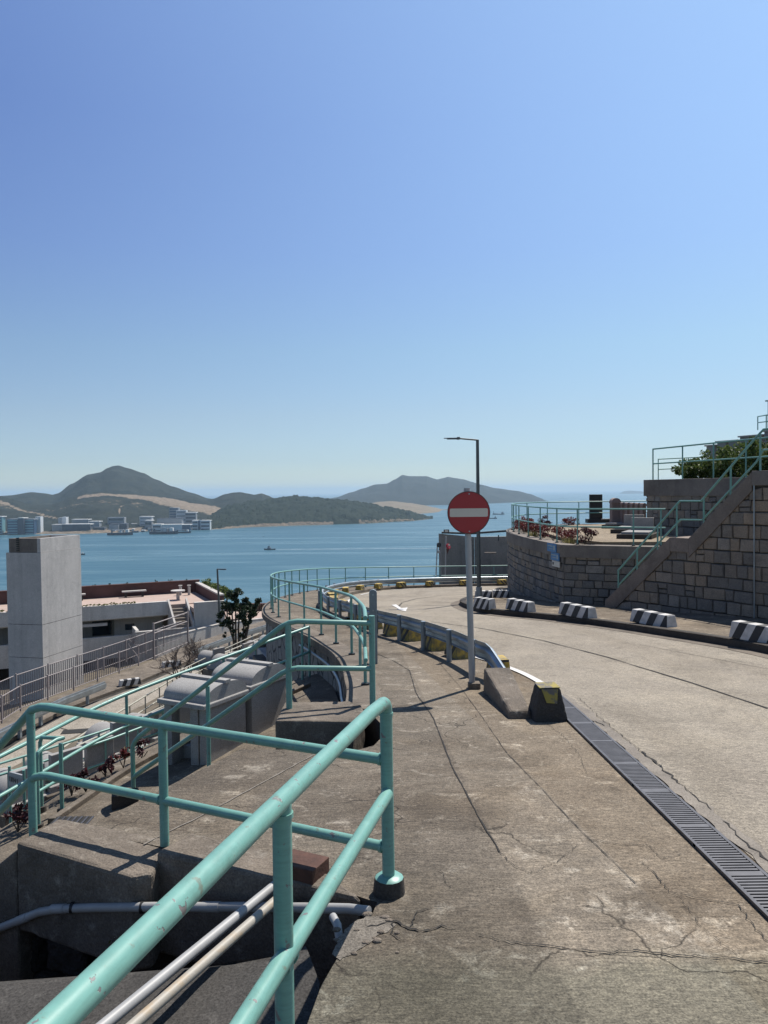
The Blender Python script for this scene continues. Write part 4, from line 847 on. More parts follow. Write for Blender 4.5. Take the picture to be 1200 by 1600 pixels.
o = MB().box((jb.x - .01, jb.y + .03, -1.845), (0.21, 0.16, 0.10), -0.45).build('junction_box', M['rust'], None, bevel=0.004); tag(o, 'rusty brown metal box where the two conduits meet the kerb', 'junction box')
# crumbled concrete at the edge of the path
sp_ = [G(x, y) for x, y in [(528, 1466), (548, 1446), (572, 1432), (600, 1432), (618, 1445), (606, 1458), (588, 1462), (574, 1478), (552, 1490), (530, 1502), (519, 1492)]]
sp2 = jagline([(p.x, p.y) for p in sp_ + sp_[:1]], .02, .007)[:-1]
o = sheet('spalled_patch', [(p.x, p.y) for p in sp2], lambda x, y: gz(y) + .003, M['spall'], pav, ystep=.1)
for k in range(14):
    x, y = -0.16 + rng.uniform(-.07, .20), 3.22 + rng.uniform(-.22, .12); s = rng.uniform(0.005, 0.016)
    bm = bmesh.new(); bmesh.ops.create_icosphere(bm, subdivisions=2, radius=s)
    for v in bm.verts: v.co = V((v.co.x * 1.4, v.co.y, v.co.z * 0.6)) * (1 + 0.5 * noise.noise(V(v.co) * 40 + V((k, 0, 0)))) + V((x, y, gz(y) + s * .35))
    me = bpy.data.meshes.new('concrete_chip'); bm.to_mesh(me); bm.free(); o = bpy.data.objects.new('concrete_chip', me); COL.objects.link(o); me.materials.append(M['kerb'])
    tag(o, 'loose chip of broken concrete beside the footed post of the near railing', 'rubble', 'concrete chips by the near railing foot')
# ================================================================== RIGHT SIDE: planter, stair wall, upper terrace
def block_face(parent, pts, zb, zt, ch, bl, m, name='stone_face', out=0.05, seed=1, zref=None, gap=0.015):
    """courses of squared stones laid on a vertical wall along pts (outside on the right of the direction of travel)"""
    r = random.Random(seed); pts = [V((p[0], p[1], 0)) for p in pts]; S = arcl(pts); mb = MB()
    zlo = min(zb(along(pts, S, S[-1] * k / 20)) for k in range(21)); zhi = zref if zref is not None else max(zt(S[-1] * k / 40) for k in range(41))
    z1 = zhi; row = 0
    while z1 > zlo:
        hh = ch * r.uniform(0.92, 1.08); z0 = z1 - hh; s = -r.uniform(0, bl)
        while s < S[-1]:
            L_ = bl * r.choice([r.uniform(0.55, .9), r.uniform(.8, 1.5)]); a, b = max(s, 0), min(s + L_, S[-1])
            if b - a > 0.06:
                a += gap * .5; b -= gap * .5
                ta, tb_ = min(z1 - gap, zt(a) - .01), min(z1 - gap, zt(b) - .01); lo = z0 + r.uniform(-.004, .004)
                tiers = [(lo, ta, tb_)]
                if b - a < bl * .95 and min(ta, tb_) - lo > .15 and r.random() < .12: zm_ = lo + (min(ta, tb_) - lo) * r.uniform(.4, .6); tiers = [(lo, zm_ - gap * .5, zm_ - gap * .5), (zm_ + gap * .5, ta, tb_)]
                for lo, ta, tb_ in tiers:
                    if max(ta, tb_) - lo <= 0.035: continue
                    ta = max(ta, lo + .01); tb_ = max(tb_, lo + .01)
                    A, B = along(pts, S, a), along(pts, S, b); t = (B - A).normalized(); q = V((t.y, -t.x, 0))
                    o1 = out * r.uniform(0.65, 1.25); ins = 0.018; j = lambda: r.uniform(-.010, .010)
                    k_ = lambda: r.uniform(-.011, .011)
                    P = [A + V((0, 0, lo + k_())) + t * k_(), B + V((0, 0, lo + k_())) + t * k_(), B + V((0, 0, tb_ - abs(k_()))) + t * k_(), A + V((0, 0, ta - abs(k_()))) + t * k_()]
                    Q0 = [p + q * (o1 * .55) for p in P]
                    c = sum(P, V()) / 4
                    Q1 = [p + (c - p).normalized() * ins + q * (o1 + j()) for p in P]
                    mb.add(P + Q0 + Q1, [(8, 9, 10, 11)] + [(4 + i, 4 + (i + 1) % 4, 8 + (i + 1) % 4, 8 + i) for i in range(4)] + [(i, (i + 1) % 4, 4 + (i + 1) % 4, 4 + i) for i in range(4)])
            s += L_
        z1 = z0; row += 1
    return mb.build(name, m, parent)
# ---- planter with curved stone wall
PZ = -1.36
arc = [(4.43, 18.9), (4.22, 20.4), (4.08, 22.2), (4.06, 24.2), (4.24, 26.2), (4.75, 27.9), (5.6, 29.2), (6.8, 29.95), (8.4, 30.2), (11.0, 30.2)]
ARC = [(p.x, p.y) for p in crom([(a, b, 0) for a, b in arc], 6)]
FR = [(4.43, 18.9), (5.95, 18.15), (7.2, 17.6)]
pw = thing('planter_wall', 'curved raised planter wall of grey stone courses at the inside of the bend', 'wall', (4.43, 18.9, gz(18.9)))
block_face(pw, ARC[::-1], lambda p: gz(p.y) - .1, lambda s: PZ - 0.27, 0.195, 0.33, M['stone'], seed=3, zref=PZ - .27, out=.035)
block_face(pw, FR, lambda p: gz(p.y) - .1, lambda s: PZ - 0.27, 0.195, 0.33, M['stone'], seed=5, zref=PZ - .27, out=.035)
mb = MB(); core = ARC + [(11, 17.4), (7.2, 17.6)] + [(5.95, 18.15)]
mb.prism(core, -6, PZ - 0.28); mb.build('core', M['mortar'], pw)
strip_solid('coping', [V((a, b, 0)) for a, b in ARC], (0.075, -0.30), M['coping'], pw, lambda p: PZ - 0.30, lambda p: PZ)
strip_solid('coping', [V((a, b, 0)) for a, b in [(4.36, 18.935), (5.95, 18.15), (7.2, 17.6)]], (-0.075, 0.30), M['coping'], pw, lambda p: PZ - 0.302, lambda p: PZ + 0.002)
def inset(pl, d):
    out = []; n = len(pl)
    for i, p in enumerate(pl):
        t = (V((*pl[min(i + 1, n - 1)], 0)) - V((*pl[max(i - 1, 0)], 0))).normalized(); q = V((t.y, -t.x, 0)); out.append((p[0] + q.x * d, p[1] + q.y * d))
    return out
soilp = inset(ARC, .25)
structure(sheet('planter_soil', soilp + [(11, 18.6), (4.8, 19.1)], lambda x, y: PZ - 0.06, M['earth'], ystep=1))
plat = [(5.5, 19.3), (5.0, 20.8), (4.95, 22.5), (5.05, 24.2), (5.5, 26.2), (6.3, 27.8), (7.3, 28.8), (8.6, 29.3), (11, 29.4), (11, 19.0)]
plat = [(p.x, p.y) for p in crom([(a, b, 0) for a, b in plat[:-1]], 3)] + plat[-1:]
M['terrace'] = mk_walk('terrace_concrete', (0.42, 0.34, 0.25), (0.33, 0.27, 0.20), (0.52, 0.46, 0.38), cracks=0.2, patch=0.4)
o = MB().prism(plat, PZ - .5, PZ + 0.03).build('terrace', M['terrace']); structure(o)
RP = [V((a, b, PZ)) for a, b in inset(ARC[::-1], -0.12)[::-1]]
RP = [p for p in RP if True]
fr0 = V((5.95, 18.3, PZ)); fr1 = V((6.6, 18.0, PZ))
rl = [fr1, fr0, V((4.62, 18.98, PZ))] + RP[2:]
S = arcl(rl); pst = [0.1, 0.72, 2.05, 2.95, 4.3, 5.6, 7.0, 8.3, 9.6, 10.9, 12.2, 13.5, 14.9, 16.3, 17.8]
railing('green railing round the top of the curved planter wall', rl, 0.88, posts=[d for d in pst if d < S[-1]], r=0.02, rp=0.018, foot=(0.045, 0.03, M['black']))
# ---- plaques on the planter wall
pq = V((4.30, 19.75, 0)); t = (V((4.22, 20.4, 0)) - V((4.43, 18.9, 0))).normalized()
for k, (z0, z1, s0, s1, m_, lb) in enumerate([(PZ - .215, PZ - 0.005, 0.30, 0.92, M['blue'], 'topmost of the three small plaques on the planter corner, sky blue'), (PZ - .415, PZ - .225, 0.10, 0.66, M['blue'], 'middle of the three small plaques on the planter corner, blue with rounded edge'), (PZ - .57, PZ - .425, 0.08, 0.58, M['signwhite'], 'lowest of the three small plaques on the planter corner, white')]):
    A_ = V((4.43, 18.9, 0)) + t * s0; B_ = V((4.43, 18.9, 0)) + t * s1; q = V((-t.y, t.x, 0)) * .10
    rt = thing('plaque', lb, 'sign', A_ + V((0, 0, z0)))
    MB().hexa([A_ + q + V((0, 0, z0)), B_ + q + V((0, 0, z0)), B_ + q * .75 + V((0, 0, z0)), A_ + q * .75 + V((0, 0, z0)), A_ + q + V((0, 0, z1)), B_ + q + V((0, 0, z1)), B_ + q * .75 + V((0, 0, z1)), A_ + q * .75 + V((0, 0, z1))][::1]).build('board', m_, rt)
    mb = MB(); q2 = q * 1.03
    if k < 2:
        for (u0, u1, w0, w1) in ((0.08, .28, .25, .8), (.36, .92, .62, .78), (.36, .8, .3, .42)):
            a, b = A_.lerp(B_, u0), A_.lerp(B_, u1); zz0 = z0 + (z1 - z0) * w0; zz1 = z0 + (z1 - z0) * w1
            mb.add([a + q2 + V((0, 0, zz0)), b + q2 + V((0, 0, zz0)), b + q2 + V((0, 0, zz1)), a + q2 + V((0, 0, zz1))], [(0, 1, 2, 3)])
        mb.build('lettering', M['galv'], rt)
    else:
        a, b = A_.lerp(B_, .72), A_.lerp(B_, .9); mb.add([a + q2 + V((0, 0, z0 + .04)), b + q2 + V((0, 0, z0 + .04)), b + q2 + V((0, 0, z1 - .04)), a + q2 + V((0, 0, z1 - .04))], [(0, 1, 2, 3)]); mb.build('lettering', M['black'], rt)
# ---- leaves
def leaves(mb, c, rad, n, size, r, clumps=8, up=0.3, flat=0.0):
    cl = []
    for _ in range(clumps):
        while True:
            p = V((r.uniform(-1, 1), r.uniform(-1, 1), r.uniform(-1, 1)))
            if p.length < 1: break
        cl.append((p, r.uniform(0.25, 0.5)))
    for _ in range(n):
        p, s = r.choice(cl); d = V((r.gauss(0, 1), r.gauss(0, 1), r.gauss(0, 1))).normalized() * s * r.random() ** 0.4
        q = p * 0.85 + d; pos = V(c) + V((q.x * rad[0], q.y * rad[1], q.z * rad[2]))
        sz = size * r.uniform(0.6, 1.3); a = V((r.gauss(0, 1), r.gauss(0, 1), r.gauss(0, 1) + up)).normalized(); b = a.orthogonal().normalized()
        b = (Matrix.Rotation(r.uniform(0, 6.28), 3, a) @ b); e = a.cross(b)
        mb.add([pos - b * sz, pos + e * sz * .45 + a * sz * .12, pos + b * sz, pos - e * sz * .45 + a * sz * .12], [(0, 1, 2, 3)])
def plant(name, label, cat, base, rad, n, size, mleaf, r, group=None, stems=3, clumps=7, lift=0.25):
    rt = thing(name, label, cat, base, group); mb = MB(); b = V(base)
    leaves(mb, b + V((0, 0, rad[2] + lift * rad[2])), rad, n, size, r, clumps); mb.build('foliage', mleaf, rt)
    mb = MB()
    for k in range(stems): mb.tube([b, b + V((r.uniform(-.5, .5) * rad[0], r.uniform(-.5, .5) * rad[1], rad[2] * r.uniform(.9, 1.6)))], max(0.006, rad[2] * .03), 5)
    mb.build('stem', M['bark'], rt); return rt
r4 = random.Random(21)
pl_in = inset(ARC, 0.48); sp = [V((a, b, PZ - .05)) for a, b in pl_in]; Sp = arcl(sp)
words = ['purple plant at the right end of the planter bed beside the plaques', 'red leaved plant second from the plaques', 'red leaved plant third from the plaques', 'red leaved plant fourth from the plaques', 'red leaved plant fifth from the plaques', 'red leaved plant sixth from the plaques', 'red leaved plant at the leftmost curve of the planter', 'red leaved plant just past the leftmost curve of the planter', 'red leaved plant on the far side of the planter, first', 'red leaved plant on the far side of the planter, second', 'red leaved plant on the far side of the planter, third', 'red leaved plant on the far side of the planter, last before the black stele']
for k, wd in enumerate(words):
    d = 0.0 + k * 1.05; p = along(sp, Sp, d)
    if k == 0: p = V((4.98, 19.05, PZ))
    plant('planter_shrub', wd, 'plant', p, (0.30 + .1 * r4.random(), 0.42, 0.17 + .06 * r4.random()), 520, 0.036, M['purple'] if k in (0, 8, 10) else M['redleaf'], r4, 'shrubs in the curved planter', 4)
for k, (d, t_) in enumerate([(0.6, 'dry yellow green tuft between the purple plant and the plaques'), (3.9, 'dry yellow green tuft among the red plants near the left of the planter')]):
    p = along(sp, Sp, d) + V((-.1, 0, 0)); rt = thing('grass_tuft', t_, 'plant', p); mb = MB()
    for _ in range(160):
        a = r4.uniform(0, 6.28); l = r4.uniform(.1, .26); q = V((math.cos(a), math.sin(a), 0)); s_ = p + q * r4.uniform(0, .14); e = s_ + q * l * .5 + V((0, 0, l)); w_ = V((-q.y, q.x, 0)) * .008
        mb.add([s_ - w_, s_ + w_, e], [(0, 1, 2)])
    mb.build('foliage', M['drygrass'], rt)
# ---- black stele on the terrace and the grave behind it
sp0 = AZ(931, 817, PZ + .03)
stl = thing('gravestone', 'tall black polished gravestone slab standing on the sunlit terrace', 'gravestone', sp0)
MB().box((sp0.x, sp0.y, sp0.z + .62), (0.50, 0.12, 1.02)).build('slab', M['black'], stl, bevel=.008)
MB().box((sp0.x + .12, sp0.y + .05, sp0.z + .08), (0.95, 0.42, 0.16)).build('plinth', M['black'], stl, bevel=.01)
# row of barrel topped grave vaults
def vault(label, loc, rz, L_, W_, He, rise, group=None, m=None, flute=False, name='grave_vault'):
    rt = thing(name, label, 'grave', loc, group, rz); m = m or M['grave']
    fr = lambda x, y, z: V((x, y, z))
    # body with open front (-x side), roof barrel axis along x
    mb = MB(); mb.box((L_ * .04, 0, He / 2), (L_ * .92, W_ * .92, He)); b_ = mb.build('body', m, None); b_.parent = rt
    n = 18; prof = [(-W_ / 2, He), (W_ / 2, He)] + [(W_ / 2 * math.cos(math.pi * k / n), He + rise * math.sin(math.pi * k / n)) for k in range(1, n)]
    mb = MB(); k = len(prof); mb.add([V((-L_ / 2, y, z + .03)) for y, z in prof] + [V((L_ / 2, y, z + .03)) for y, z in prof], [tuple(range(k - 1, -1, -1)), tuple(range(k, 2 * k))] + [(i, (i + 1) % k, k + (i + 1) % k, k + i) for i in range(k)])
    o = mb.build('vault_roof', m, None, smooth=True); o.parent = rt
    mb = MB(); mb.box((0, 0, He + .012), (L_ * 1.04, W_ * 1.06, 0.055)); o = mb.build('eave', m, None); o.parent = rt
    return rt
first = None
pos = [(961, 803, 26.8), (972.5, 803, 26.4), (980.5, 803, 25.9), (988.5, 803, 25.4), (996.5, 803, 24.9), (1004.5, 803, 24.4)]
for k, (px, py, Y) in enumerate(pos):
    p = AY(px, py, Y); p.z = PZ + 0.03
    vault(['pinkish barrel topped grave vault at the left end of the row behind the black gravestone', 'second grave vault from the left behind the black gravestone', 'third grave vault from the left behind the black gravestone', 'fourth grave vault from the left behind the black gravestone', 'fifth grave vault in the row behind the black gravestone', 'last grave vault of the row, touching the stone wall'][k], p, math.radians(84), 0.5, 0.115 if k else .30, 0.80 if k else .86, 0.05 if k else .13, 'row of grave vaults on the planter terrace', M['gravep'], name='grave_vault')
for k, (px, py, Y, t_) in enumerate([(968, 824, 26.5, 'flat grey grave slab farthest from the stair'), (985, 833, 23.5, 'low grey grave box in the middle beside the stair railing'), (998, 842, 21.0, 'flat grave slab nearest the stair railing')]):
    p = AY(px, py, Y); p.z = PZ + .03; rt = thing('grave_slab', t_, 'grave', p, None, math.radians(-28))
    for (nm, c, d) in (('kerb', (0, 0, .06), (0.9, 1.5, .12)), ('slab', (0, 0, .15), (.7, 1.25, .06)), ('headstone', (0, .62, .3), (.6, .14, .45))):
        o = MB().box(c, d).build(nm, M['grave'] if nm != 'kerb' else M['dark_conc'], None, bevel=.01); o.parent = rt
# ---- stair wall
SB = V((5.16, 17.62, 0)); SD = V((2.0, -3.0, 0)).normalized()
def sw(s): return SB + SD * s
def s_at(px): d = ray(px, 860); return (d.x * SB.y - SB.x) / (SD.x - d.x * SD.y)
s1, s2, s3 = s_at(1050), s_at(1079), s_at(1178)
zL = -1.03; zTop = 0.30; zbot = gz(17.6) + 0.12
def ztopS(s):
    if s < s1: return zbot + 0.2 + (zL - zbot - .2) * s / s1
    if s < s2: return zL
    if s < s3: return zL + (zTop - zL) * (s - s2) / (s3 - s2)
    return zTop + .02
s4 = s3 + 4.2
swt = thing('stair', 'outdoor stair with landing climbing to the right along a brown stone wall', 'stair', sw(0) + V((0, 0, zbot)))
TH = 0.26
def zunder(s):
    v = ztopS(s) - (TH if s < s3 else .28)
    if s1 <= s <= s2: v = zL - .2
    return v
path = [sw(s4 * k / 60) for k in range(61)]
block_face(swt, [(p.x, p.y) for p in path], lambda p: gz(p.y) + .05, zunder, 0.25, 0.34, M['stone2'], seed=11, out=.045, zref=zTop - .28)
def sface(off, s): p = sw(s); q = V((-SD.y, SD.x, 0)); return p + q * off
mb = MB(); ss = [0, s1, s2, s3, s3 + .001, s4]
for a, b in ((0, s1), (s1, s2), (s2, s3), (s3, s4)):
    za, zb_ = (ztopS(a + 1e-4) - .06, ztopS(b - 1e-4) - .06)
    A0, A1, B0, B1 = sface(0, a), sface(.28, a), sface(0, b), sface(.28, b)
    mb.hexa([V((A0.x, A0.y, -5)), V((B0.x, B0.y, -5)), V((B1.x, B1.y, -5)), V((A1.x, A1.y, -5)), V((A0.x, A0.y, za)), V((B0.x, B0.y, zb_)), V((B1.x, B1.y, zb_)), V((A1.x, A1.y, za))])
mb.build('core', M['mortar'], swt)
def band(nm, segs, th, o0, o1, m):
    mb = MB()
    for a, b, za, zb_, ta, tb_ in segs:
        A0, A1, B0, B1 = sface(o0, a), sface(o1, a), sface(o0, b), sface(o1, b)
        mb.hexa([A0 + V((0, 0, za - ta)), B0 + V((0, 0, zb_ - tb_)), B1 + V((0, 0, zb_ - tb_)), A1 + V((0, 0, za - ta)), A0 + V((0, 0, za)), B0 + V((0, 0, zb_)), B1 + V((0, 0, zb_)), A1 + V((0, 0, za))])
    return mb.build(nm, m, swt, bevel=.01)
band('stringer', [(-0.06, s1 - .001, ztopS(0) - .05, zL, .42, .36), (s2 + .001, s3 - .001, zL, zTop, .40, .36)], 0, -.075, .3, M['stringer'])
band('landing', [(s1, s2, zL, zL, .30, .30)], 0, -.072, 1.1, M['stringer'])
band('coping', [(s3, s4, zTop + .02, zTop + .02, .28, .28)], 0, -.09, .32, M['coping'])
tube_part(swt, 'wall_conduit', [sw(s3 + .04) + V((-.06, -.045, zTop - .02)), sw(s3 + .05) + V((-.06, -.045, gz(14.6)))], 0.012, M['galv'], 8)
mb = MB()
for k in range(9): s_ = s1 * k / 9; z_ = zbot + (zL - zbot) * (k + 1) / 9; A0, A1, B0, B1 = sface(.3, s_), sface(1.2, s_), sface(.3, s1), sface(1.2, s1); mb.hexa([A0 + V((0, 0, z_ - .6)), B0 + V((0, 0, z_ - .6)), B1 + V((0, 0, z_ - .6)), A1 + V((0, 0, z_ - .6)), A0 + V((0, 0, z_ - .003 * k)), B0 + V((0, 0, z_ - .003 * k)), B1 + V((0, 0, z_ - .003 * k)), A1 + V((0, 0, z_ - .003 * k))])
for k in range(8): s_ = s2 + (s3 - s2) * k / 8; z_ = zL + (zTop - zL) * (k + 1) / 8; A0, A1, B0, B1 = sface(.3, s_), sface(1.2, s_), sface(.3, s3), sface(1.2, s3); mb.hexa([A0 + V((0, 0, z_ - .6)), B0 + V((0, 0, z_ - .6)), B1 + V((0, 0, z_ - .6)), A1 + V((0, 0, z_ - .6)), A0 + V((0, 0, z_ - .003 * k)), B0 + V((0, 0, z_ - .003 * k)), B1 + V((0, 0, z_ - .003 * k)), A1 + V((0, 0, z_ - .003 * k))])
mb.build('steps', M['stringer'], swt)
# stair handrail
hr = thing('railing', 'green handrail following the stone stair up to the right, level at its landing', 'railing', sface(.1, .2) + V((0, 0, zbot)))
def srp(px, h): s = s_at(px); return sface(.1, s) + V((0, 0, ztopS(s) + h))
h_ = 0.72
knots = [(962, None), (1057, None), (1091, None), (1176, None)]
tp = []
def linez(px, rows):   # exact rail rows from the photo
    s = s_at(px); p = sface(.1, s); return V((p.x, p.y, p.y * ray(px, rows).z))
top = [linez(961, 892), linez(1058, 783), linez(1091, 783), linez(1176, 684), linez(1188, 671), linez(1215, 668), linez(1330, 655)]
mid = [linez(962, 914), linez(1059, 812), linez(1093, 812.5), linez(1177, 722), linez(1188, 703), linez(1215, 701), linez(1330, 690)]
tube_part(hr, 'top_rail', top, 0.022, M['green']); tube_part(hr, 'mid_rail', mid, 0.02, M['green'])
for px, y0 in ((961.5, 892), (991, 858), (1023, 822), (1053, 786), (1095, 779), (1137, 730), (1183, 675)):
    t0 = linez(px, y0); s = s_at(px); tube_part(hr, 'post', [V((t0.x, t0.y, ztopS(max(s, 0)) - .02)), t0], 0.019, M['green'], 10)
# ---- upper terrace wall
UA, UB = V((7.95, 23.2, 0)), V((9.62, 19.6, 0)); UD = (UB - UA).normalized(); UN = V((-UD.y, UD.x, 0))
uw = thing('retaining_wall', 'upper terrace wall of squared grey stones with thick concrete coping behind the stair', 'wall', UA)
UC = UB + UD * 7
block_face(uw, [(UA.x, UA.y), (UC.x, UC.y)], lambda p: -2.0, lambda s: -0.13, 0.245, 0.33, M['stone'], seed=17, zref=-.13, out=.04)
side_ = UA + UN * 9
mb = MB(); mb.hexa([V((UA.x, UA.y, -5)), V((UC.x, UC.y, -5)), V((UC.x + 14, UC.y + 5, -5)), V((side_.x, side_.y, -5)), V((UA.x, UA.y, -.125)), V((UC.x, UC.y, -.125)), V((UC.x + 14, UC.y + 5, -.125)), V((side_.x, side_.y, -.125))]); mb.build('core', M['mortar'], uw)
def ub(o0, o1, a, b, z0, z1): return [UA + UD * a + UN * o0 + V((0, 0, z0)), UA + UD * b + UN * o0 + V((0, 0, z0)), UA + UD * b + UN * o1 + V((0, 0, z0)), UA + UD * a + UN * o1 + V((0, 0, z0)), UA + UD * a + UN * o0 + V((0, 0, z1)), UA + UD * b + UN * o0 + V((0, 0, z1)), UA + UD * b + UN * o1 + V((0, 0, z1)), UA + UD * a + UN * o1 + V((0, 0, z1))]
MB().hexa(ub(-.07, .32, -.08, 10.8, -.22, .27)).build('coping', M['coping'], uw, bevel=.015)
MB().hexa(ub(.32, 9, -.06, 0.26, -.22, .268)).build('coping', M['coping'], uw, bevel=.015)
MB().hexa(ub(.32, 9, .26, 10.8, -.12, .2)).build('terrace_top', M['earth'], uw)
uz = lambda a, o=.12: UA + UD * a + UN * o + V((0, 0, .27))
railing('green railing along the front edge of the upper terrace before the hedge', [uz(0.12), uz(4), uz(10)], lambda d: 0.92 + .02 * d, posts=[0, 1.15, 2.25, 3.3, 4.4, 5.6], r=.022, rp=.02, mid=.52)
railing('thin green railing along the far side edge of the upper terrace', [UA + UD * .1 + UN * .35 + V((0, 0, .27)), UA + UD * .1 + UN * 6.5 + V((0, 0, .55))], .62, nposts=6, r=.016, rp=.014)
hd = thing('hedge', 'clipped green hedge behind the railing of the upper terrace', 'hedge', UA + UD * 2.5 + UN * 1.0 + V((0, 0, .25)))
mb = MB()
for k in range(26):
    a = 0.42 + k * 0.24; hh = 0.42 + 0.10 * math.sin(k * 1.3) + (0.34 if a > 2.2 else 0.34 * max(0, (a - 1.2))) + .02 * k
    hh = min(hh, .98)
    leaves(mb, UA + UD * a + UN * (1.0 + .25 * math.sin(k * 2.1)) + V((0, 0, .25 + hh * .5)), (.36, .45, hh * .66), 1000, .05, r4, 12)
mb.build('foliage', M['leaf'], hd)
mb = MB()
for k in range(14): p = UA + UD * (.8 + k * .5) + UN * 1.0 + V((0, 0, .2)); mb.tube([p, p + V((r4.uniform(-.15, .15), r4.uniform(-.1, .1), .5))], .015, 5)
mb.build('stem', M['bark'], hd)
# graves on the slope above the hedge
for k in range(7):
    a = 0.1 + k * 0.42; p = UA + UD * a + UN * 2.6 + V((0, 0, .2)); hh = 1.12 + .05 * k + (.05 if k % 2 else 0)
    rt = thing('gravestone', ['grey capped gravestone rising above the hedge, leftmost of its row', 'grey capped gravestone above the hedge, second from the left', 'grey capped gravestone above the hedge, third from the left', 'grey capped gravestone above the hedge, fourth from the left', 'grey capped gravestone above the hedge, fifth from the left', 'grey capped gravestone above the hedge, sixth from the left', 'grey capped gravestone above the hedge, nearest the right edge of the photo'][k], 'gravestone', p, 'gravestones above the hedge', math.atan2(UD.y, UD.x))
    for nm, c, d, m_ in (('slab', (0, 0, hh / 2), (.33, .16, hh), M['grave']), ('cap', (0, 0, hh + .02), (.44, .24, .045), M['cap']), ('plinth', (0, -.05, .04), (.6, .4, .1), M['dark_conc'])):
        o = MB().box(c, d).build(nm, m_, None, bevel=.01); o.parent = rt
railing('short high green railing at the right edge of the photo above the hedge', [AY(1184, 672, 24) , AY(1198, 671, 22.5), AY(1260, 668, 22)], .42, posts=[0, 1.5, 3.0], r=.018, rp=.016, mid=.55)
tl = AY(1200, 668, 27); rt = thing('lamp_post', 'slim dark lamp post cut by the right edge of the photo', 'street lamp', tl); tube_part(rt, 'pole', [tl, tl + V((0, 0, .92))], .012, M['lampgrey'], 8); MB().box((tl.x - .02, tl.y, tl.z + .93), (.14, .06, .04)).build('lamp_head', M['lampgrey'], rt)
# ---- street lamp
lb_ = G(748.5, 935, 0.12); lb_.z = gz(lb_.y) + .12
lp = thing('street_lamp', 'tall dark grey street lamp with one arm rising behind the no entry sign', 'street lamp', lb_)
tpz = AY(746, 687, lb_.y)
MB().tube([lb_, V((tpz.x, lb_.y, tpz.z))], 0.062, 16, True, 0.042).build('pole', M['lampgrey'], lp, smooth=True)
MB().cyl((lb_.x, lb_.y, lb_.z - .02), 0.085, 0.34, 16).build('base_sleeve', M['galvpost'], lp, smooth=True)
ae = AY(716, 685, lb_.y)
tube_part(lp, 'arm', [V((tpz.x, lb_.y, tpz.z - .01)), V((ae.x, lb_.y, ae.z))], 0.022, M['lampgrey'])
hx = AY(706, 685, lb_.y)
lh = MB().box((hx.x + .02, lb_.y, hx.z - .005), (.32, .15, .045), 0, .8).build('lamp_head', M['lampgrey'], lp, bevel=.01)
MB().box((hx.x - .16, lb_.y, hx.z + .005), (.12, .08, .02)).build('hood', M['lampgrey'], lh)
MB().box((hx.x + .18, lb_.y, hx.z + .0), (.08, .17, .07)).build('joint', M['lampgrey'], lp, bevel=.01)
# ---- grey end wall across the bend
M['endwall'] = concrete('end_wall_render', (0.40, 0.38, 0.345), (0.32, 0.30, 0.275), (0.47, 0.44, 0.41), s_big=0.5, streak=True, bmp=.15, fine=.4)
ew = thing('concrete_wall', 'plain grey concrete end wall topped by a dark pipe, beyond the bend', 'wall', AY(690, 905, 37))
Yw = 37.0
wa, wb_, wc = AY(690, 834, Yw), AY(741, 839, Yw + 1.0), AY(800, 836, Yw - .6)
def wslab(a, b, nm, th=.25): 
    t = (V((b.x, b.y, 0)) - V((a.x, a.y, 0))).normalized(); q = V((-t.y, t.x, 0)) * th
    return MB().hexa([V((a.x, a.y, -8)), V((b.x, b.y, -8)), V((b.x, b.y, -8)) + q, V((a.x, a.y, -8)) + q, V(a), V(b), V(b) + q, V(a) + q]).build(nm, M['endwall'], ew)
wslab(wa, wb_, 'left_panel'); wslab(wb_ + V((.01, 0, 0)), wc + V((1.5, -1, 0)), 'right_panel')
tube_part(ew, 'top_pipe', [AY(690, 832, Yw - .1), AY(735, 833.5, Yw - .1), AY(800, 829, Yw - .8)], .05, M['steel'], 10)
MB().box(tuple(AY(766, 864, Yw - .5)), (.55, .2, .06)).build('ledge', M['coping'], ew)
tube_part(ew, 'downpipe', [AY(779, 836, Yw - .8), AY(779, 845, Yw - .8)], .03, M['steel'], 8)
p = AY(697.5, 833, Yw - .4); rt = thing('flood_light', 'small dark box lamp on top of the left end of the grey end wall', 'lamp', p); MB().box((p.x, p.y, p.z + .09), (.26, .12, .17)).build('casing', M['steel'], rt); MB().box((p.x, p.y - .065, p.z + .10), (.17, .01, .10)).build('lens', M['signwhite'], rt)
for k, (a, b, lb) in enumerate([((681, 905), (683.5, 848), 'slim post with a small round dark sign at the rail beside the grey end wall'), ((695.5, 905), (697, 838), 'slim pale post carrying a tilted red disc in front of the grey end wall')]):
    A_, B_ = AY(*a, 35.6), AY(*b, 35.6); rt = thing('sign_post', lb, 'sign', A_); tube_part(rt, 'pole', [A_, B_], .028, M['signpole'], 10)
    if k == 0:
        MB().tube([B_ + V((.05, -.03, -.1)), B_ + V((.08, -.08, -.1))], .11, 16).build('sign_face', M['steel'], rt); MB().box((B_.x + .05, B_.y - .05, B_.z - .42), (.12, .06, .12)).build('bracket', M['galv'], rt)
    else:
        c = AY(699.5, 854, 35.5); MB().tube([c, c + V((.05, -.04, .02))], .13, 16).build('sign_face', M['red'], rt)
        MB().add([c + V((-.07, -.02, -.12)), c + V((.07, -.02, -.1)), c + V((-.02, -.02, -.34)), c + V((-.05, .02, -.12)), c + V((.08, .02, -.1)), c + V((0, .02, -.34))], [(0, 2, 1), (3, 4, 5), (0, 1, 4, 3), (1, 2, 5, 4), (2, 0, 3, 5)]).build('pendant', M['redwall'], rt)
        MB().box((c.x + .06, c.y - .06, c.z + .07), (.09, .03, .07), 0.4).build('tag', M['signwhite'], rt)
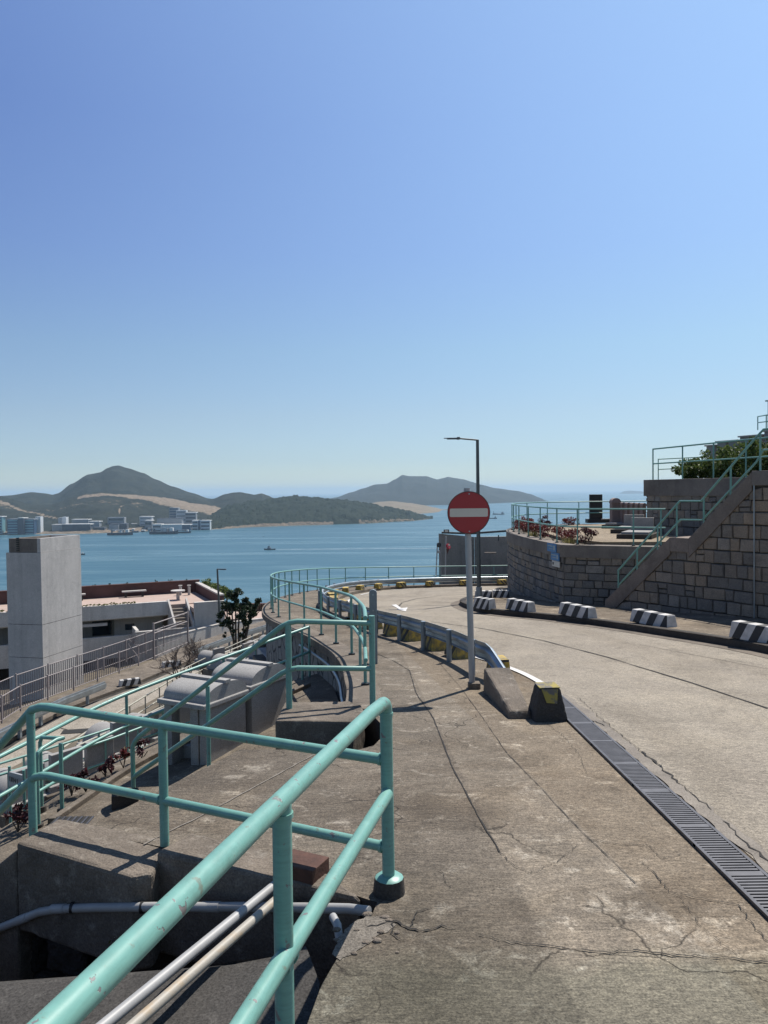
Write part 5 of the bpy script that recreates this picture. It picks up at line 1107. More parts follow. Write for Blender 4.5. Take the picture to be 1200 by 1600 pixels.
# ================================================================== LEFT SIDE: grave terraces, lower road, building, far shore
zT = lambda x, y=0: -3.5 + 0.18 * (max(min(x, -0.4), -4.6) + 3.5)
Cb = [V((-4.3, 7.4, 0)), V((-3.93, 8.66, 0)), V((-3.5, 10.0, 0)), V((-2.4, 11.5, 0)), V((-1.28, 12.85, 0))]
T1 = [(-5.2, 5.0)] + [(p.x - .14, p.y + .06) for p in Cb] + [(-1.0, 13.0), (-0.45, 9.5), (-0.3, 7.2), (-1.1, 6.4), (-2.0, 4.6), (-3.2, 4.2)]
structure(MB().prism(T1, -7.5, zT).build('terrace', M['walk']))
cbp = [V((p.x, p.y, zT(p.x))) for p in Cb]
CBS = crom(cbp, 5); S = arcl(CBS)
rc = railing('long green railing with sunlit top rail along the edge of the grave terrace', CBS, lambda d: .84, posts=[0.3, 2.85, 4.55, 6.2, S[-1]], r=.024, rp=.02, mid=.5)
# planting strip behind the railing
ks = [V((p.x + .42, p.y - .26, 0)) for p in CBS[4:19]]
kb = tag(strip_solid('planter_kerb', ks, (.05, -.05), M['kerb'], None, lambda p: zT(p.x) - .1, lambda p: zT(p.x) + .06, .01), 'dark low kerb of the planting strip along the grave terrace', 'kerb')
r5 = random.Random(5)
for k, (px, py, ml, lb) in enumerate([(112, 1225, 'purple', 'dark purple leaved plant left of the railing post on the grave terrace'), (134, 1222, 'purple', 'dark purple leaved plant between two others in the terrace strip'), (165, 1200, 'purple', 'small dark plant just left of the tall terrace railing post'), (193, 1190, 'redleaf', 'red leaved plant just right of the tall terrace railing post'), (222, 1180, 'purple', 'dark red plant behind the end post of the stair railing'), (28, 1275, 'purple', 'dark plant at the left edge below the descending handrail'), (40, 1262, 'purple', 'dark plant beside the numbered plate at the left edge')]):
    p = AZ(px, py + 12, zT(-3.4) + .02); p.z = zT(p.x) + .02
    plant('terrace_shrub', lb, 'plant', p, (.15, .15, .10), 110, .036, M[ml], r5, 'shrubs in the terrace strip', 4, 6, .5)
# U shaped hand rail
u1, u2, u3 = AZ(60, 1290, -3.52), AZ(65, 1262, -3.52), AZ(97, 1266, -3.5)
ur = thing('railing', 'short U shaped green rail of three posts standing on round footings on the grave terrace', 'railing', u1)
tz = 0.80
U = [u1 + V((0, 0, tz - .08)), u1 + V((.01, .01, tz - .02)), u1.lerp(u3, .2) + V((0, 0, tz)), u3 + V((-.03, -.03, tz)), u3 + V((.02, .02, tz)), u3.lerp(u2, .3) + V((0, .01, tz)), u2 + V((.02, 0, tz)), u2 + V((0, 0, tz - .06))]
tube_part(ur, 'top_rail', U, .022, M['green']); tube_part(ur, 'mid_rail', [u1 + V((0, 0, tz * .45)), u3 + V((0, 0, tz * .45)), u2 + V((0, 0, tz * .45))], .018, M['green'])
for u in (u1, u2, u3): post_part(ur, u - V((0, 0, .1)), u + V((0, 0, tz - .05)), .022, M['green'], (.06, .12, M['dark_conc']))
g_ = AZ(118, 1288, zT(-3.2) + .012); o = thing('drain_grate', 'small rusty square grate in the corner of the grave terrace', 'drain grate', g_)
mb = MB()
for k in range(9): mb.box((g_.x - .24 + .06 * k, g_.y, g_.z), (.02, .36, .02), 0)
mb.build('slats', M['iron'], o); MB().box((g_.x, g_.y, g_.z - .006), (.56, .4, .01)).build('frame', M['draindark'], o)  # plate below the bars is near-black, painting in the shade of the opening
j_ = AZ(196, 1252, zT(-2.7)); o = MB().box((j_.x, j_.y, zT(j_.x) + .06), (.28, .2, .15), .3).build('junction_box', M['dark_conc'], None, bevel=.01); tag(o, 'low dark box on the terrace beside the lower end of the stair railing', 'junction box')
# two grave vaults beside the stair
def vault2(label, dx, dz):
    a, b, c = V((-2.78, 9.44, 0)), V((-2.16, 9.1, 0)), V((-1.776, 9.804, 0)); ax = (b - a).normalized(); pr = (c - b).normalized(); W = (c - b).length; L_ = (b - a).length
    o = V(dx); rt = thing('grave_vault', label, 'grave', b + o + V((0, 0, zT(b.x + o.x))), 'grey grave vaults beside the stair')
    ze = -2.58 + dz; zb = zT(-2.2 + o.x) - .1
    fr = lambda u, v, z: b + o - ax * u + pr * v + V((0, 0, z))
    MB().fbox(lambda u, v, z: fr(u, v, z), 0.02, L_ * .92, 0.86 * W, 0.97 * W, zb, ze).build('back_wall', M['grave'], rt)
    MB().fbox(fr, 0.02, .12, .04 * W, .86 * W, zb, ze).build('side_wall', M['grave'], rt)
    MB().fbox(fr, L_ * .82, L_ * .94, .04 * W, .86 * W, zb, zb + .22).build('side_wall', M['grave'], rt)
    for u in (.14, L_ * .80):
        MB().fbox(fr, u, u + .12, .03 * W, .03 * W + .14, zb, ze).build('pillar', M['grave'], rt)
    MB().fbox(fr, .12, L_ * .82, .3 * W, .86 * W, zb, zb + .2).build('table', M['grave'], rt)
    MB().fbox(fr, -.03, L_ + .02, -.06, W + .04, ze, ze + .06).build('eave', M['grave'], rt, bevel=.012)
    n = 20; rise = .185; prof = [(.02 * W, 0), (.98 * W, 0)] + [(W / 2 + W * .48 * math.cos(math.pi * k / n), rise * math.sin(math.pi * k / n) ** .75) for k in range(1, n)]
    k = len(prof); mb = MB(); mb.add([fr(0, v, ze + .06 + z) for v, z in prof] + [fr(L_ * .97, v, ze + .06 + z) for v, z in prof], [tuple(range(k - 1, -1, -1)), tuple(range(k, 2 * k))] + [(i, (i + 1) % k, k + (i + 1) % k, k + i) for i in range(k)])
    mb.build('vault_roof', M['grave'], rt, smooth=True)
    MB().fbox(fr, -.02, L_, W * .44, W * .56, ze + .06 + rise - .012, ze + .06 + rise + .03).build('ridge', M['grave'], rt)
    return rt
vault2('nearer of the two grey barrel roofed grave vaults beside the stair railing, with open front', (0, 0, 0), 0)
vault2('farther grey barrel roofed grave vault, half hidden by the stair railing corner', (.42, .76, 0), .03)
# ---- lower terraces
T2 = [tuple(AZ(x, y, -5.3).xy) for x, y in ((-160, 1345), (-40, 1305), (15, 1284), (100, 1248), (180, 1214), (250, 1176), (310, 1140), (360, 1108), (430, 1072))] + [(-1.0, 13), (-4, 9.2), (-5.0, 6)]
structure(MB().prism(T2, -8.5, lambda x, y: -5.25 + .05 * (x + 4)).build('terrace', M['walk']))
T3 = [tuple(AZ(x, y, -6.9).xy) for x, y in ((-100, 1330), (20, 1275), (100, 1228), (160, 1186), (205, 1158), (270, 1112), (330, 1082), (400, 1048), (445, 1026), (480, 1012))] + [(-1.8, 20), (-6.2, 15), (-9.4, 9)]
structure(MB().prism(T3, -9.5, lambda x, y: -6.92).build('terrace', M['kerb']))
D1 = [AY(6, 1240, 11.0), AY(100, 1202, 12.6), AY(180, 1172, 14.2), AY(250, 1146, 15.6), AY(320, 1118, 17.2)]
zb2 = lambda p: -5.25 + .05 * (p.x + 4)
railing('green railing on the second grave terrace, upper of the near pair', [V((p.x, p.y, zb2(p))) for p in [AZ(-30, 1290, -5.3), AZ(60, 1262, -5.3), AZ(180, 1215, -5.25), AZ(262, 1178, -5.2)]], .8, nposts=6, r=.022, rp=.018)
railing('green railing on the second grave terrace, lower of the near pair', [V((p.x, p.y, zb2(p))) for p in [AZ(-30, 1268, -5.3), AZ(60, 1240, -5.3), AZ(190, 1192, -5.25), AZ(300, 1152, -5.2)]], .8, nposts=7, r=.022, rp=.018)
railing('pale sunlit stair railing crossing the second terrace diagonally', [AZ(120, 1232, -5.2), AZ(200, 1185, -5.6), AZ(290, 1128, -6.6)], .75, nposts=5, r=.018, rp=.015, m=M['cream_rail'])
railing('pale railing along the near edge of the lower road, nearer run', [AZ(96, 1222, -8.3), AZ(150, 1180, -8.4), AZ(205, 1143, -8.45), AZ(270, 1098, -8.45)], .95, nposts=8, r=.03, rp=.026, m=M['cream_rail'])
railing('pale railing along the near edge of the lower road, farther run below the tree', [AZ(262, 1100, -8.2), AZ(330, 1062, -8.2), AZ(400, 1030, -8.1), AZ(445, 1014, -8.0)], .95, nposts=8, r=.03, rp=.026, m=M['cream_rail'])
railing('thin pale railing beside the bare shrubs', [AZ(283, 1080, -7.0), AZ(345, 1046, -7.0), AZ(405, 1016, -7.0)], .75, nposts=6, r=.018, rp=.016, m=M['cream_rail'])
railing('green railing on the grave steps below the second terrace', [AZ(215, 1180, -6.2), AZ(290, 1130, -6.4), AZ(370, 1078, -6.6)], .7, nposts=6, r=.02, rp=.018)
railing('green railing end close to the curved retaining wall', [AZ(400, 1052, -5.0), AZ(430, 1028, -5.0), AZ(446, 1014, -5.0)], .8, nposts=4, r=.022, rp=.018)
def simple_grave(px, py, z, label, s=1.0, rz=-0.6, roof=True, base=True):
    p = AZ(px, py, z); rt = thing('grave', label, 'grave', p, 'small graves on the lower terraces', rz)
    L = [('kerb', (0, 0, .05), (1.3 * s, .95 * s, .2), 'kerb'), ('slab', (0, 0, .2), (1.15 * s, .75 * s, .12), 'grave')]
    for nm, c, d, m_ in L: o = MB().box(c, d).build(nm, M[m_], None, bevel=.012); o.parent = rt
    if roof:
        n = 14; W = .7 * s; k = n + 1; prof = [(W / 2 * math.cos(math.pi * i / n), .26 + .32 * s * math.sin(math.pi * i / n)) for i in range(n + 1)]
        mb = MB(); mb.add([V((-.42 * s, y, z_)) for y, z_ in prof] + [V((.32 * s, y, z_)) for y, z_ in prof], [tuple(range(k - 1, -1, -1)), tuple(range(k, 2 * k))] + [(i, (i + 1) % k, k + (i + 1) % k, k + i) for i in range(k)])
        o = mb.build('vault_roof', M['grave'], None, smooth=True); o.parent = rt
    o = MB().box((.45 * s, 0, .5 * s), (.1, .6 * s, .55 * s)).build('headstone', M['grave'], None, bevel=.01); o.parent = rt
GL = [(82, 1232, -5.2, 'vaulted grave left of the terrace shrubs, seen under the U shaped rail'), (135, 1208, -5.2, 'pale flat topped grave behind the dark purple shrubs'), (176, 1182, -5.2, 'vaulted grave behind the tall terrace railing post'), (228, 1160, -5.2, 'grave beside the red plants below the near vault'), (262, 1148, -5.3, 'grave hidden in the shade of the near vault'), (20, 1262, -5.3, 'grave at the left edge under the descending handrail'),
      (330, 1040, -6.6, 'grave slab right of the bare shrubs'), (372, 1036, -6.6, 'grave below the dark tree'), (402, 1024, -6.5, 'grave between the dark tree and the curved wall, left one'), (424, 1016, -6.4, 'grave close under the curved wall'), (395, 1044, -5.2, 'pale grave seen through the stair railing, upper'), (412, 1038, -5.2, 'pale grave seen through the stair railing, lower'), (355, 1052, -5.5, 'rounded grave just above the farther vault')]
for k, (px, py, z, lb) in enumerate(GL): simple_grave(px, py, z, lb, .9 + .2 * r5.random(), -0.7 + .3 * r5.random(), k % 3 != 1)
# step stones near the curved wall
for k in range(5):
    p = AZ(398 + 7 * k, 1062 - 11 * k, -4.6 - .0 * k); o = MB().box((p.x, p.y, -4.9 + .02 * k), (.3, 1.6, .8), .35).build('kerb_block', M['cap' if k % 2 else 'kerb'], None, bevel=.01); tag(o, 'long stone kerb running beside the foot of the curved retaining wall, ' + ['nearest the vaults', 'second from the vaults', 'third from the vaults', 'fourth from the vaults', 'farthest from the vaults'][k], 'kerb')
# numbered plate
n1 = AZ(12, 1252, -4.9); npx = thing('number_plate', 'grey numbered plate on a short frame at the left edge under the handrail', 'sign', AY(14, 1236, 9.2))
a, b, c, d = AY(13.5, 1206, 9.2), AY(36, 1212, 9.0), AY(36, 1232, 9.0), AY(13.5, 1229, 9.2)
MB().hexa([d, c, c + V((0, .03, 0)), d + V((0, .03, 0)), a, b, b + V((0, .03, 0)), a + V((0, .03, 0))]).build('plate', M['signpole'], npx)
for q in (a, b): tube_part(npx, 'post', [q + V((0, .02, .06)), V((q.x, q.y + .02, -4.4))], .018, M['green'], 8)
fc = bpy.data.curves.new('lettering', 'FONT'); fc.body = '13/14 1'; fc.size = .085; fc.extrude = .002; tmp = bpy.data.objects.new('lettering', fc); COL.objects.link(tmp)
bpy.context.view_layer.update(); lm = bpy.data.meshes.new_from_object(tmp.evaluated_get(bpy.context.evaluated_depsgraph_get())); bpy.data.objects.remove(tmp)
lm.materials.clear(); lm.materials.append(M['black']); fo = bpy.data.objects.new('lettering', lm); COL.objects.link(fo); fo.parent = npx
xd = (c - d).normalized(); yd = V((0, 0, 1)); nd = xd.cross(yd).normalized(); fl = d.lerp(a, .42) + xd * .015 - V((0, .008, 0)) - wloc(npx)
fo.matrix_local = Matrix(((xd.x, yd.x, nd.x, fl.x), (xd.y, yd.y, nd.y, fl.y), (xd.z, yd.z, nd.z, fl.z), (0, 0, 0, 1)))
# ---- lower road
ZR = -8.7
near = [AZ(60, 1260, ZR), AZ(150, 1185, ZR), AZ(205, 1148, ZR), AZ(270, 1102, ZR), AZ(330, 1070, ZR), AZ(400, 1038, ZR), AZ(460, 1012, ZR), AZ(520, 992, ZR)]
farr = [AZ(-90, 1228, ZR), AZ(0, 1172, ZR), AZ(52, 1139, ZR), AZ(100, 1114, ZR), AZ(150, 1094, ZR), AZ(200, 1076, ZR), AZ(300, 1034, ZR), AZ(440, 982, ZR), AZ(520, 960, ZR)]
lr = structure(sheet('lower_road', [(near[0].x - 2, near[0].y - 6)] + [(p.x, p.y) for p in near] + [(p.x, p.y) for p in farr[::-1]] + [(farr[0].x - 1, farr[0].y - 5)], lambda x, y: ZR, M['lower_road'], ystep=3))
fen = [AZ(-90, 1182, ZR), AZ(0, 1138, ZR), AZ(33, 1116, ZR), AZ(83, 1096, ZR), AZ(133, 1077, ZR), AZ(183, 1058, ZR), AZ(231, 1039, ZR), AZ(290, 1013, ZR), AZ(340, 996, ZR), AZ(440, 964, ZR), AZ(520, 946, ZR)]
lp_ = structure(MB().prism([(p.x, p.y) for p in farr] + [(p.x, p.y) for p in fen[::-1]], ZR - 3, ZR + .14).build('lower_pavement', M['kerb']))
ribbon('gutter', [(p.x, p.y) for p in farr], .45, ZR - gz(0) + 0.0, M['dark_conc'], lr, zf=lambda x, y: gz(0) + .006)
gv = AZ(117, 1143, ZR); MB().box((gv.x, gv.y, ZR + .01), (.9, .5, .012), .2).build('gully_cover', M['draindark'], lr)
ribbon('slab_joint', [(p.x, p.y) for p in (AZ(95, 1138, ZR), AZ(165, 1155, ZR), AZ(220, 1172, ZR))], .05, 0, M['crack'], lr, zf=lambda x, y: ZR + .008)
ribbon('slab_joint', [(p.x, p.y) for p in (AZ(60, 1210, ZR), AZ(180, 1130, ZR), AZ(300, 1066, ZR), AZ(430, 1008, ZR))], .05, 0, M['crack'], lr, zf=lambda x, y: ZR + .008)
for (x0, x1, t_) in (((166, 1072), (211, 1055), 'nearest the grey tower on the lower pavement'), ((262, 1040), (284, 1031), 'left of the bare shrubs on the lower pavement')):
    pass
for k, (px, py, t_) in enumerate([(203, 1070, 'on the lower pavement, left one of two'), (268, 1041, 'on the lower pavement, right one of two')]):
    p = AZ(px, py, ZR + .14); bwblock(p, math.radians(32), 'black and white striped block ' + t_, 0.95, .27, .32, 'black and white blocks on the lower pavement')
def low_guard(label, pts, zt=.66, posts=5, po=()):
    pts = [V(p) for p in pts]; rt = thing('guardrail', label, 'guardrail', pts[0]); S = arcl(pts); mb = MB(); q = V((0.05, -.03, 0))
    for i in range(len(pts) - 1):
        a, b = pts[i], pts[i + 1]
        for z0, z1, o in ((.34, .42, 0), (.42, .5, .04), (.5, .58, .04), (.58, .66, 0)): mb.hexa([a + V((o, 0, z0)), b + V((o, 0, z0)), b + V((o + .05, .03, z0)), a + V((o + .05, .03, z0)), a + V((o, 0, z1 - .004)), b + V((o, 0, z1 - .004)), b + V((o + .05, .03, z1 - .004)), a + V((o + .05, .03, z1 - .004))])
    mb.build('beam', M['galv'], rt)
    for k in range(posts): p = along(pts, S, S[-1] * (k + .3) / posts); MB().box((p.x - .06, p.y + .04, p.z + .27), (.1, .14, .6)).build('post', M['galvpost'], rt)
low_guard('grey crash barrier on the lower pavement below the tower, ending with a dark cap', [AZ(-60, 1206, ZR + .1), AZ(0, 1170, ZR + .1), AZ(25, 1157, ZR + .1), AZ(54, 1138, ZR + .1), AZ(100, 1115, ZR + .1), AZ(163, 1089, ZR + .1)], posts=6)
low_guard('grey crash barrier on the lower road behind the bare shrubs and the dark tree', [AZ(300, 1036, ZR + .1), AZ(370, 1008, ZR + .1), AZ(455, 980, ZR + .1)], posts=9)
# ---- mauve fence
FS = [V((p.x, p.y, ZR + .14)) for p in fen]; SF = arcl(FS)
def fence_run(label, off, h, d0, d1, step, dz=0.0, hstep=0.22):
    a0 = along(FS, SF, d0); rt = thing('fence', label, 'fence', a0); d = d0; k = 0
    while d < d1:
        A_, B_ = along(FS, SF, d), along(FS, SF, d + step); t = (B_ - A_).normalized(); q = V((-t.y, t.x, 0)) * off; A_ = A_ + q + V((0, 0, dz)); B_ = B_ + q + V((0, 0, dz))
        mb = MB(); z0, z1 = .12, h
        for z in (z0, z1): mb.tube([A_ + V((0, 0, z)), B_ + V((0, 0, z))], .022, 6)
        n = int(step / .13)
        for i in range(1, n): p = A_.lerp(B_, i / n); mb.tube([p + V((0, 0, z0)), p + V((0, 0, z1))], .019, 4)
        mb.build('panel', M['fence'], rt)
        MB().box((A_.x, A_.y, A_.z + h / 2 + .03), (.055, .055, h + .08)).build('post', M['fence'], rt)
        d += step; k += 1
    return rt
LT = SF[-1]
def dpx(px):
    best = min(range(400), key=lambda k: abs((lambda p: 600 + p.x / p.y * 1200)(along(FS, SF, LT * k / 400)) - px)); return LT * best / 400
fence_run('long mauve metal railing fence along the back of the lower pavement', 0.0, 1.0, 0, dpx(233), 1.62)
fence_run('second mauve fence standing just behind the first, taller line', 0.9, 1.08, 0, dpx(285), 1.9, dz=.1)
gt_ = along(FS, SF, dpx(236)); gt2 = along(FS, SF, dpx(290)); gt = thing('gate', 'mauve metal gate frame with barred leaf between fence and grey wall', 'gate', gt_)
for p in (gt_, gt2): MB().box((p.x, p.y, p.z + .95), (.08, .08, 1.9)).build('post', M['fence'], gt)
mb = MB()
for z in (.15, 1.35, 1.85): mb.tube([gt_ + V((0, 0, z)), gt2 + V((0, 0, z))], .03, 6)
for i in range(1, 26): p = gt_.lerp(gt2, i / 26); mb.tube([p + V((0, 0, .15)), p + V((0, 0, 1.35))], .012, 4)
mb.build('leaf', M['fence'], gt)
cg = along(FS, SF, dpx(205)); co = thing('thorn_guard', 'fan of curved mauve spikes fixed on the fence beside the gate', 'fence', cg)
mb = MB()
for k in range(9): a = math.radians(20 * k - 10); mb.tube([cg + V((0, -.05, 1.2)), cg + V((.5 * math.cos(a) * .6, -.1, 1.2 + .6 * math.sin(a)))], .014, 4)
mb.tube([cg + V((.25 * math.cos(math.radians(20 * k)), -.06, .4 + .1 * k)) for k in range(9)], .02, 5)
mb.build('spikes', M['fence'], co)
# ---- grey boundary wall to the right of the gate
gw = thing('boundary_wall', 'long plain grey wall behind the bare shrubs and the dark tree', 'wall', AZ(250, 1028, ZR))
zt_w = -7.15
wp = [AY(246, 1000, 45.2), AY(345, 975, 51.0), AY(420, 966, 56.5), AY(520, 955, 62)]
mb = MB()
for a, b in zip(wp, wp[1:]):
    t = (V((b.x, b.y, 0)) - V((a.x, a.y, 0))).normalized(); q = V((-t.y, t.x, 0)) * .25
    za, zb_ = a.z, b.z
    mb.hexa([V((a.x, a.y, -11)), V((b.x, b.y, -11)), V((b.x, b.y, -11)) + q, V((a.x, a.y, -11)) + q, V((a.x, a.y, za)), V((b.x, b.y, zb_)), V((b.x, b.y, zb_)) + q, V((a.x, a.y, za)) + q])
mb.build('face', M['wall'], gw)
mb = MB()
for a, b in zip(wp, wp[1:]): mb.tube([V((a.x, a.y + .1, a.z + .03)), V((b.x, b.y + .1, b.z + .03))], .06, 4)
mb.build('capping', M['cap'], gw)
# ---- tower
tw = thing('tower', 'tall square pale concrete shaft with a darker hollow parapet, left of the terrace building', 'tower', (-18.0, 40.2, -12))
c0 = V((-538 / 1200 * 40.0, 40.0, 0)); e1 = V((0.22, 0.975, 0)).normalized(); e2 = V((-0.975, 0.22, 0)).normalized()
ft_ = lambda u, v, z: c0 + e1 * u + e2 * v + V((0, 0, z))
LU, LVv = 3.45, 2.08
zsh = AY(61, 864, 40).z; ztp = AY(61, 841.5, 40).z
def clad(z0, z1, m): return MB().fbox(ft_, 0, LU, 0, LVv, z0, z1)
zj = [-14, AY(61, 1029, 40).z, AY(62, 977, 40).z, zsh]
for a, b in zip(zj, zj[1:]): MB().fbox(ft_, 0.0, LU, 0, LVv, a + .025, b).build('shaft', M['tower'], tw)
MB().fbox(ft_, .03, LU - .03, .03, LVv - .03, -14, zsh - .01).build('joint_core', M['dark_conc'], tw)
MB().fbox(ft_, 0.02, LU - .02, .02, .22, zsh + .01, ztp).build('parapet', M['tower'], tw)
MB().fbox(ft_, LU - .24, LU - .04, .22, LVv - .15, zsh + .01, ztp).build('parapet', M['tower'], tw)
MB().fbox(ft_, 0.04, .24, .22, LVv - .15, zsh + .01, ztp - .005).build('parapet', M['coping'], tw)
MB().fbox(ft_, 0.24, LU - .24, LVv - .35, LVv - .16, zsh + .01, ztp - .01).build('parapet', M['coping'], tw)
mb = MB()
for k in range(7): mb.fbox(ft_, .005, .035, 1.30, 1.46, zsh + .08 + .11 * k, zsh + .13 + .11 * k)
mb.build('rungs', M['black'], tw)
# ---- terrace building
bO = V((-19.8, 49.8, 0)); bu = V((.906, .423, 0)); bv = V((-.423, .906, 0))
fb = lambda u, v, z: bO + bu * u + bv * v + V((0, 0, z))
tb_ = thing('building', 'low grey concrete building with pink roof terrace and outside steps, right of the tower', 'building', (-19.8, 49.8, -11))
def bp(nm, u0, u1, v0, v1, z0, z1, m): return MB().fbox(fb, u0, u1, v0, v1, z0, z1).build(nm, M[m] if isinstance(m, str) else m, tb_)
bp('roof_terrace', -9, 8.55, 0, 6.0, -8.0, -7.56, 'pink')
bp('front_parapet', -9, 5.5, -.3, 0, -8.2, -7.28, 'wall')
bp('recess_ceiling', -9, 5.4, .01, 3.1, -8.3, -8.05, 'wall')
bp('back_wall', -9, 8.9, 6.0, 6.3, -10, -6.72, 'redwall')
bp('back_capping', -9, 8.92, 5.96, 6.34, -6.719, -6.64, 'redwall')
bp('side_wall', 8.6, 8.86, -2.1, 5.99, -9.2, -6.9, 'redwall')
bp('side_capping', 8.56, 8.90, -2.14, 5.95, -6.899, -6.80, 'cap')
bp('corner_block', 6.85, 8.84, -2.45, -2.12, -8.9, -7.20, 'wall')
bp('corner_base', 6.95, 8.7, -1.9, -1.2, -11, -8.9, 'redwall')
bp('corner_floor', 6.85, 8.6, -2.1, -.02, -7.9, -7.62, 'pink')
mb = MB()
for k in range(7): mb.fbox(fb, 5.62, 6.7, -.3 - .30 * (k + 1), -.3 - .30 * k, -9.2, -7.62 - .17 * (k + 1))
mb.build('steps', M['coping'], tb_)
for (u0, u1, z_) in ((5.5, 5.62, 0), (6.7, 6.82, 0.02)):
    MB().hexa([fb(u0, -2.5, -9.2), fb(u1, -2.5, -9.2), fb(u1, -.0, -9.2), fb(u0, -.0, -9.2), fb(u0, -2.5, -8.45 + z_), fb(u1, -2.5, -8.45 + z_), fb(u1, -.0, -7.18 + z_), fb(u0, -.0, -7.18 + z_)]).build('stair_side', M['cap'], tb_)
bp('recess_wall', -9, 5.4, 3.2, 3.5, -12, -8.06, 'wall')
bp('recess_wall', 2.2, 5.4, 1.6, 3.15, -9.9, -8.31, 'wall')
bp('recess_floor', -9, 5.4, -.3, 3.19, -10.0, -9.9, 'dark_conc')
bp('recess_window', -4.0, -.5, 3.08, 3.18, -9.6, -8.4, 'glassdark'); bp('recess_window', .9, 2.1, 3.07, 3.185, -9.8, -8.4, 'glassdark'); bp('recess_window', 2.9, 3.5, 1.5, 1.59, -9.3, -8.9, 'glassdark')
bp('sunny_ledge', -1.2, 1.6, -.22, .05, -8.62, -8.44, 'cap')
bp('lower_parapet', -9, 5.4, -.55, -.31, -10.75, -9.3, 'wall')
bp('projecting_box', 3.1, 6.9, -2.75, -2.52, -10.9, -8.84, 'wall'); bp('projecting_side', 3.1, 3.3, -2.51, -.56, -10.9, -8.72, 'wall'); bp('projecting_capping', 3.05, 6.95, -2.79, -2.48, -8.839, -8.77, 'cap')
bp('projecting_end', 6.7, 6.9, -2.5, -.6, -10.9, -8.84, 'wall')
bp('lower_wall', -9, 8.8, 1.2, 1.5, -14, -10.0, 'dark_conc')
bp('base', -9, 8.8, -1.6, -1.3, -14, -11.9, 'wall')
bp('core', -9, 8.5, 3.55, 5.98, -13, -8.01, 'wall')
mb = MB(); r6 = random.Random(9)
for k in range(60): leaves(mb, fb(-8.5 + k * .20, -.15, -7.22), (.2, .14, .08), 26, .06, r6, 3)
mb.build('planting', M['moss'], tb_)
mb = MB()
for k in range(16): leaves(mb, fb(-8.6 + k * 1.1, 6.2, -6.6), (.22, .15, .12), 18, .07, r6, 3)
mb.build('wall_top_weeds', M['darkleaf'], tb_)
structure(MB().prism([tuple(fb(-12, -9, 0).xy), tuple(fb(9, -6, 0).xy), tuple(fb(14, 7, 0).xy), tuple(fb(-12, 7, 0).xy)], -14, -11.8).build('courtyard', M['kerb']))
# left wing behind the tower
lw = thing('building', 'grey wing of the terrace building cut by the left edge of the photo', 'building', (-26, 46, -11))
MB().fbox(fb, -16, -9.2, 5.6, 6.0, -12, -6.45).build('back_wall', M['wall'], lw); MB().fbox(fb, -16, -9.2, -3.5, 5.5, -8.5, -8.3).build('roof_terrace', M['pink'], lw); MB().fbox(fb, -16, -9.2, -3.9, -3.6, -13, -8.6).build('front_wall', M['wall'], lw)
MB().fbox(fb, -13, -10, -3.98, -3.88, -11.4, -10.1).build('window', M['glassdark'], lw); MB().fbox(fb, -13, -10, -3.98, -3.88, -13.2, -12.3).build('window', M['glassdark'], lw)
for k, (u, lb) in enumerate([(-3.2, 'bench on the pink roof terrace nearest the tower'), (-0.2, 'bench on the pink roof terrace in the middle'), (4.0, 'bench on the pink roof terrace nearest the steps')]):
    p = fb(u, 5.4, -7.56); rt = thing('bench', lb, 'bench', p, 'benches on the roof terrace', math.atan2(bu.y, bu.x))
    for nm, c, d, m_ in (('seat', (0, 0, .42), (1.7, .45, .09), 'cap'), ('leg', (-.6, 0, .18), (.12, .35, .36), 'black'), ('leg', (.6, 0, .18), (.12, .35, .36), 'black')):
        o = MB().box(c, d).build(nm, M[m_], None); o.parent = rt
for k, (u, v, lb) in enumerate([(7.2, 4.6, 'left of two small white pillars in the corner of the roof terrace'), (7.8, 4.4, 'right of two small white pillars in the corner of the roof terrace')]):
    p = fb(u, v, -7.56); rt = thing('pillar', lb, 'pillar', p); MB().box((p.x, p.y, p.z + .35), (.16, .16, .7)).build('shaft', M['cap'], rt); MB().box((p.x, p.y, p.z + .72), (.24, .24, .05)).build('capital', M['cap'], rt)
p = fb(6.6, 2.2, -7.56); rt = thing('table', 'round pale stone table at the top of the building steps', 'table', p); MB().cyl(p, .12, .6, 10).build('pedestal', M['cap'], rt); MB().cyl(p + V((0, 0, .6)), .5, .08, 16).build('tabletop', M['cap'], rt)
hg = thing('hedge', 'ragged green hedge outside the sloping side wall of the roof terrace', 'hedge', fb(9.4, 2, -7.4)); mb = MB()
for k in range(22): leaves(mb, fb(9.25 + r6.uniform(-.1, .2), -1.6 + k * .36, -7.1 + r6.uniform(-.1, .22)), (.5, .4, .5), 150, .09, r6, 6)
mb.build('foliage', M['leaf'], hg); mb = MB()
for k in range(8): p = fb(9.3, -1.2 + k, -9); mb.tube([p, p + V((0, 0, 1.8))], .05, 5)
mb.build('stem', M['bark'], hg)
# pink court and brown wall right of the building
structure(MB().prism([tuple(AY(300, 960, 58).xy), tuple(AY(470, 950, 58).xy), tuple(AY(470, 940, 63).xy), tuple(AY(300, 940, 63).xy)], -14, -9.55).build('court_paving', M['pink']))
a, b = AY(330, 940, 62), AY(470, 944, 62); bw_ = thing('boundary_wall', 'brown wall with upright ribs beyond the dark tree', 'wall', a)
zz = AY(410, 943, 62).z
MB().hexa([V((a.x, a.y, -12)), V((b.x, b.y, -12)), V((b.x, b.y + .3, -12)), V((a.x, a.y + .3, -12)), V((a.x, a.y, zz)), V((b.x, b.y, zz)), V((b.x, b.y + .3, zz)), V((a.x, a.y + .3, zz))]).build('face', M['redwall'], bw_)
mb = MB()
for k in range(40): x = a.x + (b.x - a.x) * k / 40; mb.box((x, a.y - .06, (zz - 9.5) / 2 - .03), (.08, .1, abs(zz + 9.5) - .1))
